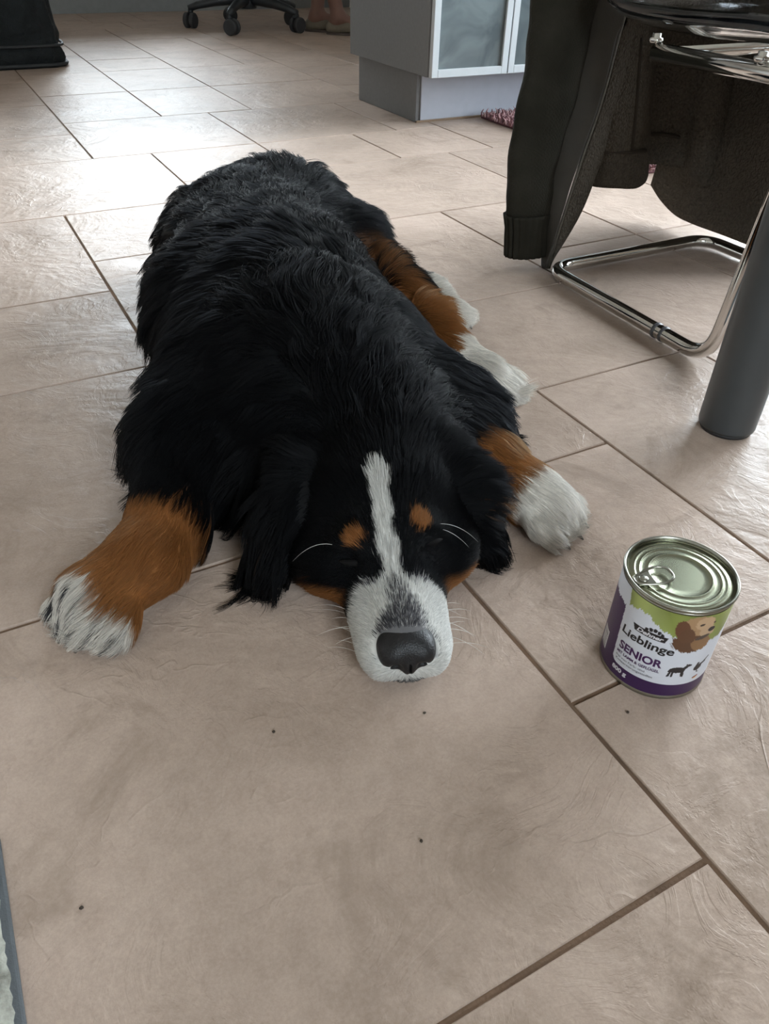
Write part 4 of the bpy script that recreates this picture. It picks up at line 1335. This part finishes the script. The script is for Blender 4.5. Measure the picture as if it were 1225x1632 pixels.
# forelegs
for (p, d, L) in (((-0.238, 0.665, 0.07), (0.0, -1, -0.2), .015), ((-0.245, 0.60, 0.05), (-0.35, -0.9, -0.15), .016), ((-0.284, 0.545, 0.04), (-0.65, -0.75, -0.1), .022), ((-0.31, 0.505, 0.03), (-0.58, -0.80, -0.15), .022)):
    gd(p, d, L, 0.20, 0.033)
for (p, d, L) in (((0.10, 0.83, 0.10), (0.5, -0.7, -0.2), .022), ((0.132, 0.775, 0.07), (0.66, -0.75, -0.2), .009), ((0.168, 0.735, 0.05), (0.7, -0.65, -0.2), .010), ((0.192, 0.718, 0.045), (0.9, -0.4, -0.15), .019), ((0.222, 0.703, 0.02), (0.9, -0.35, -0.2), .024), ((0.16, 0.70, 0.02), (0.5, -0.7, -0.4), .020)):
    gd(p, d, L, 0.20, 0.033)
# hind legs
for (p, d, L) in (((-0.06, 1.33, 0.14), (0.6, -0.75, -0.2), .020), ((0.02, 1.215, 0.10), (0.6, -0.78, -0.15), .017), ((0.10, 1.105, 0.06), (0.7, -0.68, -0.15), .015), ((0.16, 1.06, 0.05), (0.92, -0.35, -0.15), .026), ((0.20, 1.045, 0.02), (0.92, -0.35, -0.1), .042), ((0.05, 1.25, 0.05), (0.75, 0.45, -0.3), .035)):
    gd(p, d, L, 0.22, 0.033)
for (p, d, L) in (((0.07, 1.345, 0.05), (0.6, 0.3, 0.1), .024), ((0.118, 1.285, 0.04), (0.7, 0.1, 0.0), .020)):
    gd(p, d, L, 0.4, 0.033)
gd((-0.2, 1.65, 0.05), (0.95, 0.2, -0.2), .06, 0.4, 0.06)
# head (from the nose backwards, short on the face)
def gh(hx, hy, z, d, L, lift, s=0.022):
    dd = np.array([0.988 * d[0] - 0.155 * d[1], 0.155 * d[0] + 0.988 * d[1], d[2]])
    gd(HP(hx, hy, z), tuple(dd), L, lift, s)
for s in (-1, 1):
    gh(0.018 * s, 0.02, 0.055, (0.55 * s, 0.8, 0.1), .005, 0.28, 0.014)
    gh(0.040 * s, 0.035, 0.030, (0.5 * s, 0.6, -0.5), .007, 0.30, 0.016)
    gh(0.045 * s, 0.08, 0.030, (0.4 * s, 0.85, -0.35), .009, 0.28, 0.02)
    gh(0.036 * s, 0.105, 0.10, (0.35 * s, 0.9, 0.1), .0065, 0.25, 0.016)
    gh(0.052 * s, 0.13, 0.07, (0.45 * s, 0.85, -0.2), .016, 0.26)
    gh(0.080 * s, 0.15, 0.04, (0.5 * s, 0.75, -0.4), .026, 0.28)
    gh(0.040 * s, 0.18, 0.14, (0.35 * s, 0.9, 0.0), .021, 0.26)
    gh(0.075 * s, 0.215, 0.125, (0.75 * s, 0.25, -0.4), .030, 0.22)
    gh(0.105 * s, 0.18, 0.10, (0.55 * s, -0.25, -0.75), .038, 0.22, 0.026)
    gh(0.125 * s, 0.14, 0.05, (0.30 * s, -0.35, -0.85), .042, 0.25, 0.026)
gh(-0.003, 0.035, 0.07, (0, 1, 0.2), .006, 0.30, 0.014)
gh(-0.005, 0.075, 0.092, (0, 1, 0.35), .009, 0.28, 0.016)
gh(-0.009, 0.12, 0.118, (0, 1, 0.25), .012, 0.22, 0.018)
gh(-0.012, 0.17, 0.148, (0.0, 1, 0.1), .018, 0.24)
gh(0.0, 0.235, 0.14, (0, 1, 0.0), .035, 0.26, 0.03)
G = np.array(G)

NF = 260000
tri = np.concatenate([DQ[:, [0, 1, 2]], DQ[:, [0, 2, 3]]])
A_, B_, C_ = DV[tri[:, 0]], DV[tri[:, 1]], DV[tri[:, 2]]
ar = np.linalg.norm(np.cross(B_ - A_, C_ - A_), axis=1)
cen = (A_ + B_ + C_) / 3
hxc, hyc = head_local(cen)
wgt = ar * np.where(cen[:, 2] < 0.004, 0.0, 1.0)
wgt *= np.where((hyc < 0.21) & (np.abs(hxc) < 0.09) & (cen[:, 1] < 0.72), 5.0, 1.0)      # the short face hair is dense
legz = ((cen[:, 0] < -0.18) & (cen[:, 1] < 0.70)) | ((cen[:, 0] > 0.09) & (cen[:, 1] < 0.87)) | ((cen[:, 0] > 0.04) & (cen[:, 1] < 1.4))
wgt *= np.where(legz, 3.0, 1.0)
wgt *= np.where((cen[:, 1] > 1.5), 0.7, 1.0)
pick = RNG.choice(len(tri), NF, p=wgt / wgt.sum())
u, v = RNG.random(NF), RNG.random(NF)
fl = u + v > 1
u[fl], v[fl] = 1 - u[fl], 1 - v[fl]
R0 = A_[pick] + u[:, None] * (B_ - A_)[pick] + v[:, None] * (C_ - A_)[pick]
NN = DN[tri[pick, 0]] * (1 - u - v)[:, None] + DN[tri[pick, 1]] * u[:, None] + DN[tri[pick, 2]] * v[:, None]
NN /= np.linalg.norm(NN, axis=1, keepdims=True) + 1e-9
hx, hy = head_local(R0)
# leave the nose bare
nose_c = np.array(HP(0, 0.007, 0.049))
keep = np.linalg.norm((R0 - nose_c) / np.array([0.030, 0.020, 0.021]), axis=1) > 1.0
R0, NN, hx, hy = R0[keep], NN[keep], hx[keep], hy[keep]
NF = len(R0)
D = np.zeros((NF, 3)); Ls = np.zeros(NF); Lf = np.zeros(NF)
for i0 in range(0, NF, 20000):
    P = R0[i0:i0 + 20000]
    d2 = ((P[:, None, :] - G[None, :, :3]) ** 2).sum(-1)
    w = np.exp(-d2 / (2 * (G[:, 8] * 0.85) ** 2)) + 1e-9 / (d2 + 1e-4) ** 2
    w /= w.sum(1, keepdims=True)
    D[i0:i0 + 20000] = w @ G[:, 3:6]; Ls[i0:i0 + 20000] = w @ G[:, 6]; Lf[i0:i0 + 20000] = w @ G[:, 7]
D /= np.linalg.norm(D, axis=1, keepdims=True) + 1e-9
# coherent waves and cowlicks
sw = np.clip(Ls / 0.05, 0.1, 1)
for s, (sc, amp) in enumerate(((9, 0.36), (26, 0.22), (70, 0.05))):
    for k in range(3):
        D[:, k] += amp * sw * fnoise(R0, sc, 20 + 3 * s + k, 7)
D -= (D * NN).sum(1, keepdims=True) * NN
D /= np.linalg.norm(D, axis=1, keepdims=True) + 1e-9
Ls = np.where(Ls > 0.028, Ls * 1.35, Ls * 1.05)
Ls = Ls * RNG.uniform(0.6, 1.12, NF) * (1 + 0.16 * fnoise(R0, 40, 77))
lift = np.clip(Lf + 0.16 * fnoise(R0, 35, 78) + RNG.normal(0, 0.06, NF), 0.03, 0.9)
NP = 8
S = np.linspace(0, 1, NP)
PTS = np.zeros((NF, NP, 3))
PTS[:, 0] = R0 - NN * np.where(Ls > 0.028, 0.0008, 0.0001)[:, None]
wav = [fnoise(R0, 90, 90 + k, 6) for k in range(3)]
side = np.cross(NN, D)
cur = PTS[:, 0].copy()
for j in range(1, NP):
    s = (j - 0.5) / (NP - 1)
    el = lift * (1.25 - 1.2 * s)
    dirv = D * np.cos(el)[:, None] + NN * np.sin(el)[:, None]
    dirv = dirv + side * (0.38 * sw * np.sin(s * 5.6 + wav[0] * 2.4))[:, None]
    dirv[:, 2] -= 0.30 * s * sw
    dirv /= np.linalg.norm(dirv, axis=1, keepdims=True)
    cur = cur + dirv * (Ls / (NP - 1))[:, None]
    low = cur[:, 2] < 0.0022
    cur[low, 2] = 0.0022 + 0.0006 * RNG.random(low.sum())
    PTS[:, j] = cur
# locks: strands gather towards a leading strand
lead = RNG.choice(NF, NF // 48, replace=False)
kd = kdtree.KDTree(len(lead))
for i, q in enumerate(lead): kd.insert(R0[q], i)
kd.balance()
near = np.array([kd.find(p)[1] for p in R0])
ld = lead[near]
cl = (0.80 * np.clip(sw, 0.22, 1) * RNG.uniform(0.55, 1.1, NF))[:, None]
for j in range(1, NP):
    c = np.clip(cl * S[j] ** 0.8, 0, 0.95)
    tgt = PTS[ld, j] + (R0 - R0[ld]) * 0.25
    PTS[:, j] = PTS[:, j] * (1 - c) + tgt * c
PTS[..., 2] = np.maximum(PTS[..., 2], np.where(S > 0, 0.0022, -1)[None, :])
HC = coat(R0, 0.0012)
gsel = np.where((hy < 0.075) & (np.abs(hx) < 0.032) & (R0[:, 2] > 0.04) & (R0[:, 1] < 0.56) & (HC[:, 0] > 0.02))[0]
gmix = np.clip((0.57 - HC[gsel, 0]) / 0.51, 0, 1)
dark = RNG.random(len(gsel)) < gmix
HC[gsel] = np.where(dark[:, None], GREY[None] * 1.1, np.where(gmix[:, None] > 0.05, WHITE[None] * 0.75, HC[gsel]))
vary = RNG.uniform(0.72, 1.22, NF)[:, None]
HC = np.clip(HC * vary, 0, 0.9)

fur = NT('fur_strands')
for nd in [q for q in fur.n if q.type == 'BSDF_PRINCIPLED']: fur.n.remove(nd)
hb = fur.n.new('ShaderNodeBsdfHairPrincipled')
hb.parametrization = 'COLOR'
fa = fur.n.new('ShaderNodeAttribute'); fa.attribute_name = 'coat'
fur.l.new(fa.outputs['Color'], hb.inputs['Color'])
hb.inputs['IOR'].default_value = 1.33
hb.inputs['Roughness'].default_value = 0.36
hb.inputs['Radial Roughness'].default_value = 0.5
fd_ = fur.n.new('ShaderNodeBsdfDiffuse')
fur.l.new(fa.outputs['Color'], fd_.inputs['Color'])
fmx = fur.n.new('ShaderNodeMixShader')
fmx.inputs[0].default_value = 0.27
fur.l.new(fd_.outputs[0], fmx.inputs[1]); fur.l.new(hb.outputs[0], fmx.inputs[2])
fur.l.new(fmx.outputs[0], fur.n['Material Output'].inputs['Surface'])

def hair_object(name, sel, mat, parent, pts, colr, rad, label=None):
    n = int(sel.sum())
    hc = bpy.data.hair_curves.new(name)
    hc.add_curves([pts.shape[1]] * n)
    hc.attributes['position'].data.foreach_set('vector', pts[sel].astype(np.float32).ravel())
    ra = hc.attributes.get('radius') or hc.attributes.new('radius', 'FLOAT', 'POINT')
    prof = np.interp(np.linspace(0, 1, pts.shape[1]), [0, 0.5, 1], [1.0, 0.85, 0.18])
    ra.data.foreach_set('value', (rad[sel][:, None] * prof[None, :]).astype(np.float32).ravel())
    at = hc.attributes.new('coat', 'FLOAT_COLOR', 'CURVE')
    at.data.foreach_set('color', np.concatenate([colr[sel], np.ones((n, 1))], 1).astype(np.float32).ravel())
    hc.materials.append(mat)
    o = bpy.data.objects.new(name, hc)
    col.objects.link(o)
    o.parent = parent
    o['kind'] = 'stuff'
    if label: o['label'] = label
    return o
RAD = np.interp(Ls, [0.004, 0.015, 0.05], [0.00022, 0.00028, 0.00042])
x, y, z = R0.T
ear_l = (hx < -0.083) & (hy < 0.235) & (hy > 0.10) & (np.abs(x + 0.12) < 0.06) & (y < 0.70)
ear_r = (hx > 0.083) & (hy < 0.235) & (hy > 0.10) & (y < 0.71) & (x > 0.07) & (x < 0.145)
head_m = (hy < 0.215) & (np.abs(hx) < 0.10) & (y < 0.72) & ~ear_l & ~ear_r
fl_m = (x < -0.165) & (y < 0.71)
fr_m = (x > 0.09) & (y < 0.87) & ~ear_r & ~head_m
hl_m = (x > -0.10) & (y > 0.98) & ~fl_m & ((x - 0.02) * 0.79 + (y - 1.215) * 0.61 > -0.055)
rest = ~(ear_l | ear_r | head_m | fl_m | fr_m | hl_m)
for nm, sel, lab in (('coat_fur', rest, 'long glossy black coat'), ('head_fur', head_m, 'short face hair with white blaze and tan brow spots'), ('ear_fur', ear_l, 'hanging black ear on the left'), ('ear_fur', ear_r, 'hanging black ear beside the foreleg'),
                     ('foreleg_fur', fl_m & ~head_m & ~ear_l, 'tan foreleg with streaked white toes'), ('foreleg_fur', fr_m, 'tan foreleg with white paw'), ('hind_leg_fur', hl_m, 'tan and white hind legs')):
    sel = sel & ~((head_m | ear_l | ear_r) if nm in ('coat_fur', 'foreleg_fur', 'hind_leg_fur') else np.zeros(NF, bool))
    if sel.sum() > 10: hair_object(nm, sel, fur.m, dog, PTS, HC, RAD, lab)

# --- nose leather
nz = [('e', HP(0, 0.015, 0.0485), (0.0270, 0.022, 0.0185), HR, 0.006), ('e', HP(0.0135, 0.006, 0.0450), (0.0130, 0.0145, 0.0145), HR, 0.006), ('e', HP(-0.0135, 0.006, 0.0450), (0.0130, 0.0145, 0.0145), HR, 0.006),
      ('e', HP(0, 0.002, 0.037), (0.0085, 0.013, 0.012), HR, 0.006),
      ('e', HP(0.0120, -0.0085, 0.0405), (0.0046, 0.0055, 0.0040), HR, -0.003), ('e', HP(-0.0120, -0.0085, 0.0405), (0.0046, 0.0055, 0.0040), HR, -0.003),
      ('e', HP(0.0190, -0.004, 0.0375), (0.0062, 0.0050, 0.0022), HR @ rot('Y', 0.5), -0.002), ('e', HP(-0.0190, -0.004, 0.0375), (0.0062, 0.0050, 0.0022), HR @ rot('Y', -0.5), -0.002),
      ('e', HP(0, -0.012, 0.034), (0.0011, 0.008, 0.012), HR, -0.0015)]
nlo = np.array(HP(0, 0.015, 0.045)) - np.array([0.042, 0.042, 0.036]); nhi = nlo + np.array([0.084, 0.084, 0.072])
nf = sdf_field(nz, nlo, nhi, 0.0012)
nV, nQ = surface_nets(nf, nlo, 0.0012)
nV = relax(nV, nQ, 2, 0.4)
nm_ = NT('nose_leather')
nm_.base((0.0085, 0.008, 0.0088)).set(Roughness=0.46)
nm_.b.inputs['Specular IOR Level'].default_value = 0.35
vo = nm_.add('ShaderNodeTexVoronoi', Scale=700.0)
nm_.l.new(nm_.tc.outputs['Object'], vo.inputs['Vector'])
nm_.bump(vo.outputs['Distance'], 0.35, 0.0008)
from_np('nose', nV, nQ, nm_.m, dog)['label'] = 'dark wet nose'
# --- closed eyelids
M['eyelid'] = plain('eyelid_skin', (0.005, 0.0045, 0.0045), 0.85, spec=0.15, var=0.1)
for s, (ex, ey, ez) in ((-1, (-0.038, 0.088, 0.0855)), (1, (0.0435, 0.0955, 0.0985))):
    V, F = tube_data([HP(ex + s * t * 0.011, ey + 0.0045 * t * t + 0.003 * t, ez - 0.0035 * t * t) for t in np.linspace(-1, 1, 9)], [0.0008, 0.0019, 0.0026, 0.003, 0.0031, 0.003, 0.0026, 0.0019, 0.0008], 8)
    from_np('eyelid', V, F, M['eyelid'], dog)
# --- mouth line
V, F = tube_data([HP(hx_, 0.0045 + 0.9 * abs(hx_) ** 1.35 * 1.2, 0.0095 + 0.0035 * math.cos(hx_ * 140)) for hx_ in np.linspace(-0.024, 0.024, 15)], 0.0022, 6)
from_np('lips', V, F, M['eyelid'], dog)
# --- claws
M['claw'] = plain('claw_horn', (0.10, 0.085, 0.07), 0.35)
for k, (c, d, w) in PAWS.items():
    d = np.array([d[0], d[1], 0.0]); d /= np.linalg.norm(d); s = np.array([-d[1], d[0], 0.0])
    for i in range(4):
        q = (i - 1.5) / 1.5
        p0 = np.array(c) + s * q * (w * 0.75 + 0.008) + d * (0.040 - 0.010 * q * q); p0[2] = 0.013
        p1 = p0 + d * 0.009; p1[2] = 0.009
        p2 = p0 + d * 0.015; p2[2] = 0.004
        V, F = tube_data([p0, p1, p2], [0.0036, 0.0030, 0.0010], 8)
        from_np('claw', V, F, M['claw'], dog)
# --- paw pads of the two hind feet
M['pad'] = plain('paw_pad', (0.045, 0.030, 0.028), 0.6, bump=0.5, bscale=500)
for (p, r) in (((0.156, 1.008, 0.016), (0.010, 0.008, 0.009)), ((0.176, 1.008, 0.013), (0.007, 0.006, 0.008)), ((0.134, 1.014, 0.014), (0.007, 0.007, 0.009))):
    bm = bmesh.new(); bmesh.ops.create_uvsphere(bm, u_segments=14, v_segments=8, radius=1.0)
    for v_ in bm.verts: v_.co = Vector((p[0] + v_.co.x * r[0], p[1] + v_.co.y * r[1], p[2] + v_.co.z * r[2]))
    from_bm('paw_pad', bm, M['pad'], dog, True)
M['pad_pink'] = plain('pink_paw_pad', (0.22, 0.11, 0.085), 0.6)
for (p, r) in (((0.093, 1.333, 0.034), (0.009, 0.012, 0.010)), ((0.106, 1.308, 0.026), (0.006, 0.008, 0.007))):
    bm = bmesh.new(); bmesh.ops.create_uvsphere(bm, u_segments=14, v_segments=8, radius=1.0)
    for v_ in bm.verts: v_.co = Vector((p[0] + v_.co.x * r[0], p[1] + v_.co.y * r[1], p[2] + v_.co.z * r[2]))
    from_bm('paw_pad', bm, M['pad_pink'], dog, True)
# --- whiskers
wp, wc, wr = [], [], []
def whisker(p, d, L, droop):
    p = np.array(p, float); d = np.array(d, float); d /= np.linalg.norm(d)
    q = []
    for s in np.linspace(0, 1, NP):
        r_ = p + d * L * s; r_[2] -= droop * L * s * s
        r_[2] = max(r_[2], 0.002); q.append(r_)
    wp.append(q); wc.append((0.75, 0.74, 0.70)); wr.append(0.00022)
whisker(HP(0.042, 0.112, 0.105), (0.9, 0.15, 0.25), 0.055, 0.75)
whisker(HP(0.044, 0.110, 0.103), (0.9, -0.1, 0.2), 0.040, 0.7)
whisker(HP(-0.054, 0.100, 0.100), (-0.9, 0.0, 0.2), 0.040, 0.8)
for s in (-1, 1):
    for k in range(9):
        whisker(HP(s * 0.046, 0.035 + 0.006 * k, 0.018 + 0.004 * (k % 4)), (s * 0.9, random.uniform(-.3, .6), random.uniform(-.1, .25)), random.uniform(.018, .040), 0.4)
hair_object('whiskers', np.ones(len(wp), bool), fur.m, dog, np.array(wp), np.array(wc), np.array(wr), 'thin pale whiskers')

# ------------------------------------------------------------------ person sitting on the office chair
def pc(a, b, ra, rb, k=0.03): return ('c', a, b, ra, rb, k)
PFX, PFY = 2.285, 4.86           # where the nearer foot stands
fd = np.array([math.cos(-0.55), math.sin(-0.55)])       # facing direction
sdv = np.array([-fd[1], fd[0]])
HIPX, HIPY = OX + 0.02, OY - 0.02
def pp_(f, s, z): return (HIPX + fd[0] * f + sdv[0] * s, HIPY + fd[1] * f + sdv[1] * s, z)
def sub_mesh(name, prims, h, mat, parent, zc=None, colr=None):
    los = np.min([prim_box(p, 0.03)[0] for p in prims], axis=0); his = np.max([prim_box(p, 0.03)[1] for p in prims], axis=0)
    f = sdf_field(prims, los, his, h, zc)
    V, Q = surface_nets(f, los, h)
    V = relax(V, Q, 2, 0.4)
    return from_np(name, V, Q, mat, parent)
person = empty('person', (0, 0, 0), 0, 'person sitting at the back with bare shins and pale slippers beside the cabinet', 'person')
M['skin'] = plain('skin', (0.20, 0.105, 0.078), 0.55, var=0.08, nscale=20)
M['shirt'] = plain('cotton_shirt', (0.16, 0.19, 0.24), 0.9, bump=0.3)
M['shorts'] = plain('cotton_shorts', (0.09, 0.085, 0.10), 0.9, bump=0.3)
M['hair'] = plain('brown_hair', (0.06, 0.035, 0.02), 0.6, bump=0.5)
M['slipper'] = plain('pale_slipper_felt', (0.19, 0.165, 0.125), 0.85, bump=0.3)
M['slipper_sole'] = plain('slipper_sole', (0.09, 0.07, 0.06), 0.7)
KN, AN = 0.47, 0.085
legs = []
feet = {}
for s in (-1, 1):
    kx = pp_(0.44, s * 0.10, 0.50)
    ank = (PFX + (0 if s < 0 else -0.065), PFY + (0 if s < 0 else 0.17), AN)
    feet[s] = ank
    legs += [pc(pp_(0.0, s * 0.09, 0.565), kx, 0.085, 0.062), pc(kx, tuple(np.array(kx) * 0.62 + np.array(ank) * 0.38), 0.056, 0.056), pc(tuple(np.array(kx) * 0.62 + np.array(ank) * 0.38), ank, 0.056, 0.036),
             pc(ank, (ank[0] + fd[0] * 0.11, ank[1] + fd[1] * 0.11, 0.045), 0.036, 0.034), pc((ank[0] - fd[0] * 0.03, ank[1] - fd[1] * 0.03, 0.045), ank, 0.032, 0.035),
             pc((ank[0] + fd[0] * 0.11, ank[1] + fd[1] * 0.11, 0.045), (ank[0] + fd[0] * 0.17, ank[1] + fd[1] * 0.17, 0.035), 0.035, 0.026)]
pbody = legs + [('e', pp_(-0.02, 0, 0.60), (0.13, 0.16, 0.11), None, 0.05), ('e', pp_(-0.01, 0, 0.78), (0.11, 0.145, 0.17), None, 0.06), ('e', pp_(0.0, 0, 0.96), (0.11, 0.165, 0.14), None, 0.06),
    pc(pp_(0.01, 0, 1.06), pp_(0.03, 0, 1.16), 0.055, 0.052), ('e', pp_(0.05, 0, 1.265), (0.085, 0.075, 0.115), None, 0.02), ('e', pp_(0.085, 0, 1.21), (0.055, 0.05, 0.055), None, 0.02),
    pc(pp_(0.135, 0, 1.265), pp_(0.150, 0, 1.245), 0.010, 0.015, 0.012)]
for s in (-1, 1):
    sh, el, wr = pp_(0.0, s * 0.185, 1.045), pp_(0.06, s * 0.23, 0.77), pp_(0.29, s * 0.13, 0.615)
    pbody += [pc(sh, el, 0.052, 0.040), pc(el, wr, 0.039, 0.027), ('e', pp_(0.05, s * 0.078, 1.255), (0.016, 0.012, 0.030), None, 0.008)]
    pbody.append(pc(wr, pp_(0.345, s * 0.115, 0.600), 0.027, 0.033, 0.015))
    for q, (ln, off) in enumerate(((0.070, -0.027), (0.080, -0.009), (0.075, 0.009), (0.060, 0.026))):
        a = pp_(0.355, s * 0.115 + off, 0.600); b = pp_(0.355 + ln * 0.6, s * 0.115 + off * 1.15, 0.592); c = pp_(0.355 + ln, s * 0.115 + off * 1.2, 0.568)
        pbody += [pc(a, b, 0.0095, 0.009, 0.006), pc(b, c, 0.009, 0.008, 0.004)]
    pbody.append(pc(pp_(0.325, s * 0.085, 0.605), pp_(0.375, s * 0.060, 0.590), 0.013, 0.010, 0.008))
sub_mesh('body', pbody, 0.011, M['skin'], person, 0.014)
sub_mesh('shirt', [('e', pp_(-0.02, 0, 0.66), (0.15, 0.18, 0.10), None, 0.06), ('e', pp_(-0.01, 0, 0.80), (0.125, 0.162, 0.18), None, 0.06), ('e', pp_(0.0, 0, 0.96), (0.124, 0.18, 0.14), None, 0.06)] + [pc(pp_(0.0, s * 0.185, 1.045), pp_(0.035, s * 0.208, 0.90), 0.066, 0.060) for s in (-1, 1)], 0.014, M['shirt'], person)
sub_mesh('shorts', [('e', pp_(-0.02, 0, 0.59), (0.145, 0.178, 0.10), None, 0.05)] + [pc(pp_(0.0, s * 0.09, 0.570), pp_(0.34, s * 0.10, 0.515), 0.098, 0.086) for s in (-1, 1)], 0.014, M['shorts'], person)
sub_mesh('hair', [('e', pp_(0.025, 0, 1.30), (0.095, 0.088, 0.098), None, 0.02), ('e', pp_(-0.02, 0, 1.22), (0.06, 0.075, 0.09), None, 0.03)], 0.010, M['hair'], person)
M['eye_white'] = plain('eye', (0.55, 0.53, 0.5), 0.25); M['lip'] = plain('lip', (0.30, 0.11, 0.09), 0.5)
for s in (-1, 1):
    bm = bmesh.new(); bmesh.ops.create_uvsphere(bm, u_segments=12, v_segments=8, radius=0.012)
    p = pp_(0.123, s * 0.030, 1.282)
    for v_ in bm.verts: v_.co += Vector(p)
    from_bm('eye', bm, M['eye_white'], person, True)
V, F = tube_data([pp_(0.137 - 0.25 * abs(t) , t, 1.205) for t in np.linspace(-0.024, 0.024, 7)], [0.002, 0.004, 0.005, 0.005, 0.005, 0.004, 0.002], 8)
from_np('mouth', V, F, M['lip'], person)
for s in (-1, 1):
    a = feet[s]
    P0 = lambda f, z: (a[0] + fd[0] * f, a[1] + fd[1] * f, z)
    sl_ = sub_mesh('slipper', [pc(P0(-0.035, 0.033), P0(0.02, 0.033), 0.041, 0.042, 0.02), pc(P0(0.06, 0.038), P0(0.185, 0.028), 0.044, 0.034, 0.02)], 0.009, M['slipper'], person, 0.012)
    so = []
    n = 28
    bm = bmesh.new()
    rings = []
    for z in (0.0, 0.013):
        rings.append([])
        for i in range(n):
            t = 2 * PI * i / n
            f = 0.075 + 0.150 * math.cos(t); w = (0.046 + 0.004 * math.cos(t)) * math.sin(t)
            rings[-1].append(bm.verts.new((a[0] + fd[0] * f + sdv[0] * w, a[1] + fd[1] * f + sdv[1] * w, z)))
    for i in range(n): bm.faces.new((rings[0][i], rings[0][(i + 1) % n], rings[1][(i + 1) % n], rings[1][i]))
    bm.faces.new(rings[0][::-1]); bm.faces.new(rings[1])
    from_bm('sole', bm, M['slipper_sole'], sl_)
